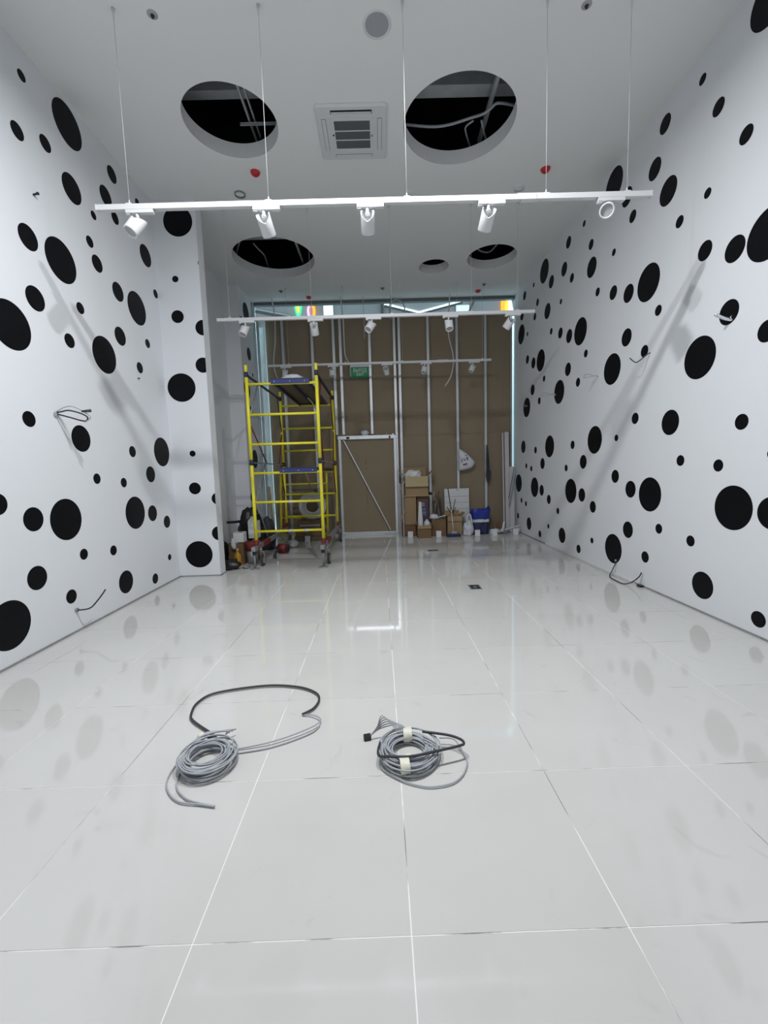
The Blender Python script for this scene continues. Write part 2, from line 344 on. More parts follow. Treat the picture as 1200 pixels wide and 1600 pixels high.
# ceiling with five round openings
HOLES = [(-1.27, 4.17, .422), (.849, 4.23, .522), (-1.493, 6.61, .605), (1.833, 6.73, .372), (.97, 6.983, .239)]
def make_ceiling():
    import bmesh
    bm = bmesh.new(); T = .14; YE = 8.30
    x0, x1, y0, y1 = XL-.16, XR+.16, Y0-.16, YE
    def loop(pts):
        vs = [bm.verts.new((p[0], p[1], ZC)) for p in pts]
        return [bm.edges.new((vs[i], vs[(i+1) % len(vs)])) for i in range(len(vs))], vs
    E = []; loops = []
    e, v = loop([(x0, y0), (x1, y0), (x1, y1), (x0, y1)]); E += e; loops.append(v)
    for cx, cy, r in HOLES:
        e, v = loop([(cx+r*math.cos(2*math.pi*k/72), cy+r*math.sin(2*math.pi*k/72)) for k in range(72)]); E += e; loops.append(v)
    res = bmesh.ops.triangle_fill(bm, use_beauty=True, use_dissolve=False, edges=E)
    faces = [f for f in bm.faces]
    # keep no faces inside holes
    for f in list(faces):
        c = f.calc_center_median()
        if any((c.x-cx)**2+(c.y-cy)**2 < (r*.93)**2 and all((v.co.x-cx)**2+(v.co.y-cy)**2 < (r*1.01)**2 for v in f.verts) for cx, cy, r in HOLES):
            bm.faces.remove(f); faces.remove(f)
    top = {}
    for v in list(bm.verts): top[v] = bm.verts.new((v.co.x, v.co.y, ZC+T))
    for f in faces: bm.faces.new([top[v] for v in reversed(f.verts)])
    for lp in loops:
        for i in range(len(lp)):
            a, b = lp[i], lp[(i+1) % len(lp)]; bm.faces.new((a, b, top[b], top[a]))
    bmesh.ops.recalc_face_normals(bm, faces=bm.faces)
    me = bpy.data.meshes.new('ceiling'); bm.to_mesh(me); bm.free(); me.materials.append(M_CEIL)
    o = bpy.data.objects.new('ceiling', me); col.objects.link(o); return o
ce = struct(make_ceiling(), 'white plasterboard ceiling with five round openings', 'ceiling')
# dark void above the ceiling
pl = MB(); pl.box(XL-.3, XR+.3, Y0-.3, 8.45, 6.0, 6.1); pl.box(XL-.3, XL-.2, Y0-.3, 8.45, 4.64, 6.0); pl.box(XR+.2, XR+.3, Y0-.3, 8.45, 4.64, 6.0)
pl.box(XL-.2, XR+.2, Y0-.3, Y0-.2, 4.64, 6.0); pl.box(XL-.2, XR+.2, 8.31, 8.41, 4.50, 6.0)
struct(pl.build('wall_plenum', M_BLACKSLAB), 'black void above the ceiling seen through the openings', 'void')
# ---------------------------------------------------------------- inside the ceiling void
def conduit(name, pts, r, m, label, cat='conduit', group=None, seg=8):
    o = MB().tube(smooth_path(pts, 6), r, seg).build(name, m); return tag(o, label, cat, group)
def channel(name, a, b, wd, m, label, group=None):
    a = Vector(a); b = Vector(b); q = (b-a).to_track_quat('Z', 'X').to_matrix(); c = (a+b)/2; L = (b-a).length
    mb = MB(); mb.obox(c, (wd, .003, L), q); mb.obox(c+q @ Vector((wd/2, wd*.3, 0)), (.003, wd*.6, L), q); mb.obox(c+q @ Vector((-wd/2, wd*.3, 0)), (.003, wd*.6, L), q)
    return tag(mb.build(name, m), label, 'profile', group)
M_VZ = mat('void_zinc', (.50, .53, .55), .5, .3, var=.2)
tag(MB().box(-2.3, -.3, 4.40, 4.50, 4.98, 5.10).build('steel_beam', M_VZ), 'grey steel beam above the large opening near left wall', 'beam')
tag(MB().box(.1, 2.4, 4.40, 4.54, 4.98, 5.10).build('steel_beam', M_VZ), 'grey steel beam above the large opening near right wall', 'beam')
tag(MB().box(-2.7, 2.7, 2.6, 4.66, 5.20, 5.28).build('soffit_panel', mat('soffit', (.20, .21, .22), .9, var=.2)), 'dark grey soffit slab glimpsed above both near openings', 'slab')
VG = 'profiles in the ceiling void'
channel('hanger_profile', (-1.215, 4.10, 4.87), (-1.215, 4.86, 4.83), .028, M_VZ, 'left of two slanting thin profiles inside left near opening', VG)
channel('hanger_profile', (-1.165, 4.10, 4.89), (-1.165, 4.80, 4.85), .022, M_VZ, 'right of two slanting thin profiles inside left near opening', VG)
channel('hanger_profile', (-1.30, 4.57, 4.80), (-.85, 4.57, 4.80), .022, M_VZ, 'short level profile at right end of left near opening', VG)
channel('hanger_profile', (1.20, 4.15, 4.90), (1.21, 5.00, 4.90), .055, M_VZ, 'long slanting profile inside right near opening', VG)
conduit('flexible_conduit', [(.30, 4.60, 4.80), (.40, 4.62, 4.80), (.65, 4.65, 4.80), (.83, 4.63, 4.80), (1.02, 4.56, 4.80), (1.15, 4.51, 4.80), (1.21, 4.45, 4.80), (1.27, 4.39, 4.80), (1.46, 4.43, 4.80), (1.6, 4.5, 4.80)], .013, M_CABG, 'grey conduit sweeping across the right near opening')
conduit('flexible_conduit', [(1.06, 4.55, 4.77), (1.0, 4.62, 4.77), (1.02, 4.71, 4.77), (1.12, 4.93, 4.77)], .009, M_CABG, 'grey conduit curving down inside the right near opening')
conduit('flexible_conduit', [(1.14, 4.54, 4.76), (1.20, 4.68, 4.76), (1.28, 4.84, 4.76)], .010, M_CABG, 'straight grey conduit at right of the right near opening')
conduit('flexible_conduit', [(1.64, 6.95, 4.78), (1.71, 7.06, 4.78), (1.83, 7.14, 4.78), (1.92, 7.12, 4.78), (1.97, 6.91, 4.78)], .012, M_CABG, 'looped grey conduit inside the opening by right wall')
conduit('flexible_conduit', [(-1.83, 6.75, 4.80), (-1.80, 6.9, 4.80), (-1.76, 7.11, 4.80), (-1.80, 7.5, 4.80)], .012, M_CABG, 'bowed grey conduit inside the large far opening')
channel('hanger_profile', (-1.19, 6.6, 4.80), (-1.19, 7.35, 4.80), .04, M_VZ, 'slanting profile at right of the large far opening', VG)
channel('hanger_profile', (-2.0, 6.62, 4.80), (-2.24, 7.1, 4.80), .03, M_VZ, 'thin profile at left of the large far opening', VG)
tag(MB().box(-2.2, -1.3, 6.66, 6.76, 4.86, 4.94).build('steel_beam', M_VZ), 'grey steel beam above the large far opening', 'beam')

# ---------------------------------------------------------------- two lit work lamps hanging by their cords, just above the frame
def work_lamp(x, y, z, label):
    t = thing('pendant_lamp', (x, y, ZC), label, 'lamp', 'lit pendant work lamps')
    MB().lathe([(.062, z+.0), (.070, z-.004), (.072, z+.01), (.068, z+.05), (.035, z+.09), (.022, z+.13), (0, z+.13)], (x, y, 0), 32).build('shade', M_WHITE, t)
    MB().lathe([(.0, z+.012), (.062, z+.012)], (x, y, 0), 32).build('diffuser', mat('lit_diffuser', (.9, .9, .9), .5, emit=LAMP_COL, estr=3.), t)
    MB().cyl((x, y, z+.13), (x, y, ZC), .004, 8).build('cord', M_CABW, t)
    ld = bpy.data.lights.new('work_lamp', 'AREA'); ld.shape = 'DISK'; ld.size = .10; ld.energy = LAMP_W; ld.color = LAMP_COL
    lo = bpy.data.objects.new('work_lamp', ld); col.objects.link(lo); lo.parent = t; lo.location = (0, 0, z-.006-ZC)
work_lamp(.30, 2.36, 4.20, 'lit pendant work lamp hanging toward the right wall')
work_lamp(-.70, 2.06, 4.20, 'lit pendant work lamp hanging toward the left wall')

# ---------------------------------------------------------------- lighting tracks
Z_TR = 3.212
def track(name_label, y, x0, x1, anchors, joint, zt=Z_TR):
    t = thing('lighting_track', ((x0+x1)/2, y, zt), name_label, 'track', 'suspended white lighting tracks')
    r = MB(); r.box(x0, x1, y-.018, y+.018, zt-.016, zt+.016); r.box(x0, x1, y-.018, y-.012, zt-.020, zt-.016); r.box(x0, x1, y+.012, y+.018, zt-.020, zt-.016)
    r.build('rail', M_WHITE, t)
    for xe in (x0-.004, x1+.004): MB().box(xe-.004, xe+.004, y-.019, y+.019, zt-.021, zt+.018).build('end_cap', M_WHITE2, t)
    j = MB(); j.box(joint-.055, joint+.055, y-.021, y+.021, zt-.022, zt+.018); j.box(joint-.08, joint+.12, y-.012, y+.012, zt+.018, zt+.024)
    j.build('joiner', M_WHITE2, t)
    for xa in anchors:
        w_ = MB(); w_.cyl((xa, y, zt+.02), (xa, y, ZC-.05), .0016, 6); wo = w_.build('hanger_wire', M_CABW, t)
        MB().cyl((xa, y, ZC-.06), (xa, y, ZC), .006, 10, .012).build('ceiling_anchor', M_WHITE2, wo)
        c = MB(); c.box(xa-.022, xa+.022, y-.014, y+.014, zt+.016, zt+.024); c.cyl((xa, y, zt+.022), (xa, y, zt+.05), .007, 10, .003); c.build('rail_clip', M_WHITE, wo)
    return t
track('nearest white lighting track hanging across the room on five wires', 3.2, -1.97, 2.03, [-1.74, -.74, .258, 1.27, 1.86], 1.14)
track('middle white lighting track hanging beyond the pier', 5.42, -1.97, 2.01, [-1.82, -.79, .214, 1.22, 1.80], 1.12)
track('farthest white lighting track hanging in front of exit sign', 7.6, -1.915, 2.045, [-1.555, -.549, .467, 1.455, 1.90], 1.16, 3.185)

def spot_meshes():
    A = MB(); A.box(-.075, .12, -.017, .017, -.024, 0); A.box(-.075, -.045, -.012, .012, -.032, -.024)
    S = MB(); S.cyl((0, 0, -.024), (0, 0, -.062), .012, 12); S.cyl((0, 0, -.058), (0, 0, -.070), .016, 12)
    # housing: axis -Z (aim), pivot at origin
    H = MB(); R, L0, L1, n = .05, .030, -.112, 36
    def top(a):
        d = (a+math.pi/2+math.pi) % (2*math.pi)-math.pi         # 0 on the -y side
        return L0-.052*max(0, 1-abs(d)/(math.pi/2))
    rings = [lambda a: (R, top(a)), lambda a: (R, L1+.006), lambda a: (R-.004, L1), lambda a: (R-.009, L1), lambda a: (R-.012, L1+.016)]
    inner = [lambda a: (R, top(a)), lambda a: (R-.005, top(a)), lambda a: (R-.005, -.050)]
    for rr in (rings, inner):
        vs = []; fs = []
        for i, g in enumerate(rr):
            for k in range(n):
                a = 2*math.pi*k/n; r_, z_ = g(a); vs.append((r_*math.cos(a), r_*math.sin(a), z_))
        for i in range(len(rr)-1):
            for k in range(n):
                k2 = (k+1) % n; q = (i*n+k, (i+1)*n+k, (i+1)*n+k2, i*n+k2)
                fs.append(q if rr is rings else tuple(reversed(q)))
        H.add(vs, fs, True)
    F = MB(); 
    for k in range(-3, 4): F.box(k*.011-.002, k*.011+.002, -.036, .036, -.060, -.022)
    F.cyl((0, 0, -.075), (0, 0, -.058), .044, 20)
    Ln = MB(); Ln.lathe([(0, L1+.014), (.039, L1+.016)], (0, 0, 0), 24)
    return [('adapter', A.mesh('adapter', M_WHITE)), ('stem', S.mesh('stem', M_WHITE)), ('housing', H.mesh('housing', M_WHITE)), ('heat_sink', F.mesh('heat_sink', M_WHITE2)), ('lens', Ln.mesh('lens', M_LENS))]
SPOT = spot_meshes()
def spot(x, y, zt, aim, label, group):
    t = thing('track_spotlight', (x, y, zt-.02), label, 'spotlight', group)
    aim = Vector(aim).normalized()
    zl = -aim; yl = Vector((0, 1, 0))-zl*zl.y; yl.normalize(); xl = yl.cross(zl); q = Matrix((xl, yl, zl)).transposed().to_quaternion()
    for nm, me in SPOT:
        o = bpy.data.objects.new(nm, me); col.objects.link(o); o.parent = t
        if nm in ('housing', 'heat_sink', 'lens'):
            o.rotation_mode = 'QUATERNION'; o.rotation_quaternion = q; o.location = (0, 0, -.080)
NUM = ['leftmost', 'second from left', 'middle', 'second from right', 'rightmost']
for y, zt, xs, aims, nm in (
    (3.2, Z_TR, (-1.69, -.78, -.03, .85, 1.72), ((-.34, -.42, -.84), (.17, .72, -.80), (0, .76, -.78), (-.13, .72, -.80), (-.46, -.80, -.50)), 'nearest'),
    (5.42, Z_TR, (-1.63, -.77, -.04, .93, 1.72), ((-.25, -.35, -.8), (.03, .62, -.80), (-.45, -.45, -.75), (.02, -.40, -.9), (-.55, .45, -.80)), 'middle'),
    (7.6, 3.185, (-1.63, -.79, .167, .864, 1.73), ((0, -.2, -1), (.0, -.1, -1), (.16, .5, -.85), (-.25, -.3, -.9), (-.42, -.15, -.85))
     , 'farthest')):
    for i in range(5):
        spot(xs[i], y, zt, aims[i], '%s white cylindrical spotlight on the %s hanging track' % (NUM[i], nm), 'spotlights on the %s track' % nm)

# ---------------------------------------------------------------- ceiling fittings
def cassette(cx, cy, S):
    t = thing('air_conditioner', (cx, cy, ZC), 'white ceiling cassette air conditioner between the two near openings', 'air conditioner')
    h = S/2; z1 = ZC-.022
    def rr(hw, rad, n=6):
        out = []
        for sx, sy, a0 in ((1, 1, 0), (-1, 1, 90), (-1, -1, 180), (1, -1, 270)):
            for k in range(n+1):
                a = math.radians(a0+90*k/n); out.append((cx+sx*(hw-rad)+rad*math.cos(a), cy+sy*(hw-rad)+rad*math.sin(a)))
        return out
    o1, o2 = rr(h, .035), rr(h-.018, .03); n = len(o1); mb = MB()
    vs = [(p[0], p[1], ZC) for p in o1]+[(p[0], p[1], ZC-.010) for p in o1]+[(p[0], p[1], z1) for p in o2]
    fs = [(i, (i+1) % n, n+(i+1) % n, n+i) for i in range(n)]+[(n+i, n+(i+1) % n, 2*n+(i+1) % n, 2*n+i) for i in range(n)]+[tuple(range(2*n, 3*n))]
    mb.add(vs, fs); mb.build('panel', M_WHITE2, t)
    k = S/.65
    # louvres: the near one is open, the others shut
    def flap(x0, x1, y0, y1, open_=False):
        g = MB(); e = .005
        g.box(x0, x1, y0, y1, z1-.001, z1+.002); slot = g.build('air_slot', M_DARKPL, t)
        f = MB()
        if open_: f.obox(((x0+x1)/2, y0+(y1-y0)*.60, z1-.006), (x1-x0-.012, (y1-y0)*.72, .004), Matrix.Rotation(math.radians(14), 3, 'X'))
        else: f.box(x0+e*.6, x1-e*.6, y0+e*.6, y1-e*.6, z1-.003, z1-.0005)
        f.build('louvre', M_WHITE2, slot)
    w2 = .185*k
    flap(cx-w2, cx+w2, cy-.275*k, cy-.235*k, True); flap(cx-w2, cx+w2, cy+.235*k, cy+.275*k)
    flap(cx-.275*k, cx-.235*k, cy-w2, cy+w2); flap(cx+.235*k, cx+.275*k, cy-w2, cy+w2)
    g = .195*k
    f = MB()
    for (a, b, c, d) in ((-g, g, -g-.012, -g), (-g, g, g, g+.012), (-g-.012, -g, -g-.012, g+.012), (g, g+.012, -g-.012, g+.012)): f.box(cx+a*1.0, cx+b, cy+c, cy+d, z1-.004, z1+.001)
    f.build('grille_frame', M_WHITE2, t)
    hx, hy = .165*k, .160*k
    gr = MB().box(cx-hx, cx+hx, cy-hy, cy+hy, z1-.0015, z1+.002).build('grille', M_GRILLE, t)
    for yy in (cy-hy/3, cy+hy/3): MB().box(cx-hx, cx+hx, yy-.005, yy+.005, z1-.005, z1).build('grille_bar', M_WHITE2, gr)
    sl = MB().box(-.0012, .0012, -hy, hy, -.0035, 0).mesh('slat', M_GREYPL)
    for i in range(24):
        o = bpy.data.objects.new('slat', sl); col.objects.link(o); o.parent = gr; o.location = Vector((cx-hx+2*hx*(i+.5)/24, cy, z1-.0005))
    MB().cyl((cx-g*.93, cy-.005, z1-.006), (cx-g*.93, cy-.005, z1), .008, 12).build('sensor', M_DARKPL, t)
    MB().cyl((cx+g*.93, cy+.01, z1-.006), (cx+g*.93, cy+.01, z1), .008, 12).build('status_lamp', M_GREYPL, t)
cassette(-.157, 4.302, .655)

def lathe_thing(name, x, y, prof, m, label, cat, group=None, seg=28, extra=None):
    t = thing(name, (x, y, ZC), label, cat, group)
    MB().lathe(prof, (x, y, ZC), seg).build('rim', m, t)
    if extra:
        for nm, pr, mm in extra: MB().lathe(pr, (x, y, ZC), seg).build(nm, mm, t)
    return t
lathe_thing('ceiling_speaker', .082, 3.345, [(.082, -.001), (.092, -.006), (.100, -.006), (.106, 0)], M_WHITE, 'round grey ceiling speaker above the nearest track', 'speaker', None, 32,
            [('grille', [(0, -.005), (.085, -.004)], mat('speaker_mesh', (.36, .37, .39), .8, var=.1, scale=160))])
for x, y, lb in ((-1.23, 4.775, 'red smoke detector cap near left large opening'), (1.91, 4.835, 'red smoke detector cap near right wall opening'),
                 (-1.20, 7.97, 'far red smoke detector cap toward left wall'), (1.90, 7.89, 'far red smoke detector cap toward right wall')):
    lathe_thing('smoke_detector', x, y, [(.052, 0), (.052, -.012), (.045, -.03), (.030, -.045), (0, -.048)], M_RED, lb, 'detector', 'red capped detectors', 20,
                [('base', [(.056, 0), (.056, -.008), (.05, -.012)], M_WHITE2)])
for x, y, lb in ((-1.513, 5.13, 'empty ring fitting behind the nearest track toward left'), (1.727, 5.15, 'empty ring fitting behind the nearest track toward right')):
    lathe_thing('recessed_ring', x, y, [(.050, .0), (.053, -.016), (.060, -.018), (.064, 0)], M_GREYPL if x < 0 else M_WHITE2, lb, 'ring fitting', None, 28,
                [('inner_cup', [(0, -.004), (.050, -.002)], M_CEIL), ('shadow_gap', [(.050, -.003), (.054, -.0165)], M_DARKPL)])
for x, y, lb in ((-1.492, 3.245, 'small round sprinkler plate left of the speaker'), (1.565, 3.245, 'small round sprinkler plate right of the speaker')):
    lathe_thing('sprinkler', x, y, [(.014, -.006), (.026, -.004), (.036, 0)], M_LENS, lb, 'sprinkler', 'near ceiling sprinklers', 20,
                [('nozzle', [(0, -.022), (.010, -.020), (.012, -.006), (.014, -.006)], M_DARKPL)])
for x, y, lb in ((-1.655, 7.72, 'small dark sprinkler at far left of ceiling'), (.152, 7.71, 'small dark sprinkler at far middle of ceiling'), (1.95, 7.66, 'small dark sprinkler at far right of ceiling')):
    lathe_thing('sprinkler', x, y, [(.012, -.012), (.03, -.008), (.04, 0)], M_GREYPL, lb, 'sprinkler', 'far ceiling sprinklers', 16,
                [('nozzle', [(0, -.03), (.010, -.028), (.012, -.012)], M_DARKPL)])
lathe_thing('cover_plate', .457, 5.185, [(0, -.006), (.046, -.006), (.055, 0)], M_CEIL, 'blank round cover plate behind the nearest track', 'cover plate')
# ---------------------------------------------------------------- far end: unfinished stud wall with kraft boards
wb = empty('wall_back', (0, YB, 0)); struct(wb, 'unfinished partition of brown boards on grey metal studs', 'wall')
BY = YB+.075                        # board face
ZT = 4.215                          # board top
STUD = [-1.78, -1.22, -.81, -.68, .356, .448, 1.0, 1.557, 2.106]
SEAM = [-2.115, -1.22, -.12, .402, 1.557, 2.628]
DX0, DX1, DZ = -.775, .352, 1.955   # door opening
for i in range(len(SEAM)-1):
    a, b = SEAM[i]+.0015, SEAM[i+1]-.0015
    for z0, z1 in ((.02, 1.9465), (1.9490, ZT)):
        if z0 < 1 and b > DX0 and a < DX1:          # the part that the door leaf takes up
            if a < DX0-.02: MB().box(a, DX0-.01, BY, BY+.0125, z0, z1).build('board', M_BOARD, wb)
            if b > DX1+.03: MB().box(DX1+.03, b, BY, BY+.0125, z0, z1).build('board', M_BOARD, wb)
            continue
        MB().box(a, b, BY, BY+.0125, z0, z1).build('board', M_BOARD, wb)
MB().box(-2.115, 2.628, BY+.0130, BY+.0150, .0, ZT).build('light_stop_sheet', M_BOARD, wb)  # unseen sheet added to stop light leaking through the board seams
def stud_mesh(z0, z1, wd=.046):
    m_ = MB(); hw = wd/2
    m_.box(-hw, hw, 0, .0025, z0, z1)                      # flange facing the room
    m_.box(-hw, -hw+.0025, .0025, .074, z0, z1); m_.box(-hw, hw, .0715, .074, z0, z1)
    m_.box(hw-.0025, hw, .0025, .012, z0, z1)
    return m_.mesh('stud', M_ZINC)
full = stud_mesh(.0, ZT); short = stud_mesh(DZ+.04, ZT)
for x in STUD+[-.12]:
    sh = x in (-.81, -.68, -.12)
    o = bpy.data.objects.new('stud', short if sh else full); col.objects.link(o); o.parent = wb; o.location = (x, 0, 0)
o = bpy.data.objects.new('stud', stud_mesh(0, ZT, .05)); col.objects.link(o); o.parent = wb; o.location = (-2.235, -.02, 0)
o = bpy.data.objects.new('stud', stud_mesh(0, ZC, .035)); col.objects.link(o); o.parent = wb; o.location = (-2.30, -.035, 0)
o = bpy.data.objects.new('stud', stud_mesh(0, ZT, .03)); col.objects.link(o); o.parent = wb; o.location = (2.612, .0, 0)
rn = MB(); rn.box(-2.30, 2.628, YB, YB+.002, ZT-.0, ZT+.028); rn.box(-2.30, 2.628, YB+.072, YB+.074, ZT, ZT+.028); rn.box(-2.30, 2.628, YB+.002, YB+.072, ZT+.026, ZT+.028)
rn.build('top_runner', M_ZINC2, wb)
bt = MB(); bt.box(-2.30, DX0, YB, YB+.075, .0, .03); bt.box(DX1+.05, 2.628, YB, YB+.075, .0, .03); bt.build('bottom_runner', M_ZINC, wb)
MB().box(RX, XR, YB-.02, YB+.07, ZC-.055, ZC).build('ceiling_runner', M_DKMET, wb)
# crinkled translucent film over the left corner slit, passing mall light
fm = MB(); N = 60
vs = []; fs = []
for k in range(N+1):
    z = .05+(ZT+.0-.05)*k/N
    for j in range(5):
        x = -2.215+.105*j/4
        vs.append((x, YB-.012-.014*noise.noise(Vector((x*25, z*7, 3))), z))
for k in range(N):
    for j in range(4): fs.append((k*5+j, k*5+j+1, (k+1)*5+j+1, (k+1)*5+j))
fm.add(vs, fs); fo = fm.build('film_strip', M_FILM, wb)
# door leaf in the partition
dr = empty('door_1', (0, YB, 0)); struct(dr, 'brown board door leaf framed with shiny metal profiles', 'door')
MB().box(DX0+.03, DX1-.02, YB+.035, YB+.0475, .05, DZ-.05).build('board', M_BOARD, dr)
MB().box(DX0-.02, DX0+.035, YB-.018, YB+.06, .0, DZ-.03).build('jamb', M_ZINC, dr, .004)
MB().box(DX1-.062, DX1-.008, YB-.022, YB+.06, .0, DZ).build('jamb', M_ZINC2, dr, .006)
MB().box(DX1-.006, DX1+.030, YB-.012, YB+.06, .0, DZ+.02).build('jamb', M_ZINC, dr, .004)
MB().box(DX0-.03, DX1-.03, YB-.030, YB+.06, DZ-.062, DZ+.012).build('header', M_ZINC2, dr, .006)
hd = MB(); hd.bar((DX1-.08, YB-.02, DZ+.03), (DX1, YB-.02, DZ-.05), .03, .02); hd.build('corner_clip', M_ZINC2, dr)
MB().box(DX0-.02, DX1+.0, YB-.020, YB+.06, .001, .06).build('sill', M_ZINC, dr, .004)
MB().bar((DX0+.09, YB-.005, DZ-.075), (.185, YB-.005, .09), .052, .02).build('brace', M_ZINC, dr)
for (sx, z0, z1, wdt) in ((-.265, 1.40, 1.50, .016), (-.262, 1.29, 1.33, .018), (-.262, .86, 1.02, .012), (-.262, .62, .80, .012), (-.262, .45, .56, .010), (-.262, .28, .40, .008), (-.262, .15, .20, .008)):
    n_ = max(1, int((z1-z0)/.028))
    st = MB()
    for k in range(n_):
        zz = z0+(z1-z0)*(k+.5)/n_; st.box(sx-wdt/2, sx+wdt/2*random.uniform(.3, 1), YB+.0335, YB+.0352, zz-.009, zz+.009)
    st.build('stamp_mark', M_INKG, dr)
tag(MB().box(-.70, .05, YB-.10, YB-.022, 0.001, .012).build('floor_offcut', M_WHITE2), 'thin white offcut lying at the door sill', 'offcut')
# bits lying on the door header
blob('crumpled_wrap', M_BAGW, None, (-.27, YB+.012, DZ+.013), (.075, .038, .06), .3, seed=3, sub=3)
tag(bpy.data.objects['crumpled_wrap'], 'crumpled whitish plastic wad on the door header', 'wrapping')
tag(MB().cyl((.16, YB+.01, DZ+.012), (.16, YB+.01, DZ+.05), .02, 14, .014).build('small_jar', M_CART3), 'small cream jar on right part of door header', 'jar')
t = thing('padlock', (.215, YB-.03, DZ-.03), 'small black clamp on right part of door header', 'clamp')
MB().box(.198, .232, YB-.050, YB-.031, DZ-.055, DZ-.018).build('body', M_DARKPL, t, .005)
MB().tube([(.205, YB-.040, DZ-.018), (.205, YB-.040, DZ+.004), (.225, YB-.040, DZ+.004), (.225, YB-.040, DZ-.018)], .003, 6).build('shackle', M_STEEL, t)
tag(MB().box(-.63, -.57, YB-.052, YB-.031, DZ-.05, DZ-.012).build('black_clip', M_DARKPL, None, .005), 'black clip on left part of the door header', 'clip')

# exit sign
t = thing('exit_sign', (-.325, 8.19, 3.076), 'green emergency exit sign with white letters below farthest track', 'sign')
EX0, EX1, EZ0, EZ1, EY = -.497, -.148, 3.076, 3.262, 8.195
MB().box(EX0, EX1, EY-.02, EY, EZ0, EZ1).build('panel', M_GREEN, t, .002)
MB().box(EX0-.01, EX1+.01, EY-.03, EY+.01, EZ1, EZ1+.052).build('lamp_body', M_WHITE2, t, .004)
MB().box(EX0-.014, EX0+.004, EY-.024, EY+.004, EZ0+.01, EZ1).build('side_edge', mat('pale_green_edge', (.35, .55, .42), .4), t)
MB().box(EX0, EX1, EY-.023, EY, EZ0-.010, EZ0+.002).build('lower_edge', mat('mid_green_edge', (.02, .40, .17), .4), t)
M_SIGNW = mat('sign_letters', (.78, .86, .80), .5)
text_mesh('lettering', 'ВЫХОД', .095, M_SIGNW, (-.318, EY-.0212, EZ0+.122), t, .255)
text_mesh('lettering', 'EXIT', .080, M_SIGNW, (-.318, EY-.0212, EZ0+.046), t, .135)
MB().box(EX1+.01, EX1+.045, EY-.01, EY+.004, EZ1+.005, EZ1+.03).build('stud_bracket', M_ZINC, t)

# cables hanging from the far ceiling
def cable(name, pts, r, m, label, group=None, n=6):
    return tag(MB().tube(smooth_path(pts, n), r, 8).build(name, m), label, 'cable', group)
HY = 8.02
cable('hanging_cable', [(-1.90, HY, ZC), (-1.87, HY, 4.30), (-1.86, HY, 4.05), (-1.88, HY, 3.7), (-1.92, HY, 3.4), (-1.90, HY, 3.15), (-1.78, HY-.05, 2.92), (-1.70, HY-.1, 2.80)], .011, M_CABW, 'white cable hanging down above the scaffold platform')
cable('hanging_cable', [(-.63, HY, ZC), (-.60, HY, 4.2), (-.59, HY, 3.8), (-.585, HY, 3.5), (-.56, HY+.05, 3.40), (-.505, 8.16, 3.305)], .011, M_CABW, 'white cable hanging down to the exit sign')
cable('hanging_cable', [(-.21, HY, ZC), (-.205, HY, 4.2), (-.20, HY, 3.75)], .005, M_CABW, 'thin straight cable hanging beside the exit sign cable')
cable('hanging_cable', [(.30, YB-.03, 4.12), (.28, YB-.05, 4.32), (.33, YB-.06, 4.44), (.45, YB-.06, 4.46), (.56, YB-.05, 4.36), (.57, YB-.03, 4.14)], .012, M_CABG, 'grey cable arching over the top of the board wall')
cable('hanging_cable', [(1.40, HY, ZC), (1.385, HY, 4.2), (1.36, HY, 3.95), (1.38, HY, 3.7), (1.44, HY, 3.45), (1.455, HY, 3.25), (1.40, HY, 3.0), (1.29, HY, 2.83)], .011, M_CABW, 'white cable with a free end hanging over brown boards')
cable('hanging_cable', [(.30, HY+.02, ZC), (.31, HY+.02, 4.36), (.30, YB-.04, 4.2)], .006, M_CABG, 'short thin grey cable dropping beside the arching one')

# ---------------------------------------------------------------- the mall outside, seen over the boards
struct(MB().box(-7, 8, 8.62, 13.6, -.1, -.01).build('floor_mall', M_MALLCEIL), 'pale floor of the mall walkway outside', 'floor')
struct(MB().box(-7, 8, 13.4, 13.6, 0, 6.0).build('wall_mall', M_FACADE), 'grey facade of the unit across the mall', 'wall')
struct(MB().box(-7, 8, 8.46, 13.6, 6.62, 6.75).build('ceiling_mall', M_MALLCEIL), 'pale panelled ceiling of the mall walkway', 'ceiling')
struct(MB().box(-7, 8, 13.24, 13.42, 5.9, 6.62).build('wall_fascia', M_FACADE), 'grey fascia above the unit across the mall', 'wall')
FY = 13.2
def emis(name, c, s): return mat(name, tuple(min(1, v) for v in c), .5, emit=c, estr=s)
M_LED = emis('led_white', (.72, .95, 1.0), 1.5)
def led(a, b, label):
    t = thing('slanting_bar', a, label, 'light bar', 'slanting light bars in the mall')
    MB().bar(a, b, .04, .055).build('diffuser', M_LED, t)
    a2 = Vector(a)+Vector((0, .0, -.055)); b2 = Vector(b)+Vector((0, 0, -.055)); MB().bar(a2, b2, .04, .05).build('frame', M_DKMET, t)
led((.30, FY, 6.335), (1.36, FY, 6.06), 'slanting light bar across the mall, left arm of a V')
led((1.36, FY, 6.06), (2.70, FY, 6.37), 'slanting light bar across the mall, right arm of a V')
t = thing('slanting_bar', (-3.66, FY, 6.2), 'slanting unlit steel brace across the mall above the scaffold', 'light bar')
MB().bar((-3.66, FY, 6.29), (-2.56, FY, 6.055), .04, .045).build('diffuser', M_ZINC2, t); MB().bar((-3.66, FY, 6.22), (-2.56, FY, 5.985), .04, .05).build('frame', M_DKMET, t)  # bare metal brace, gives off no light
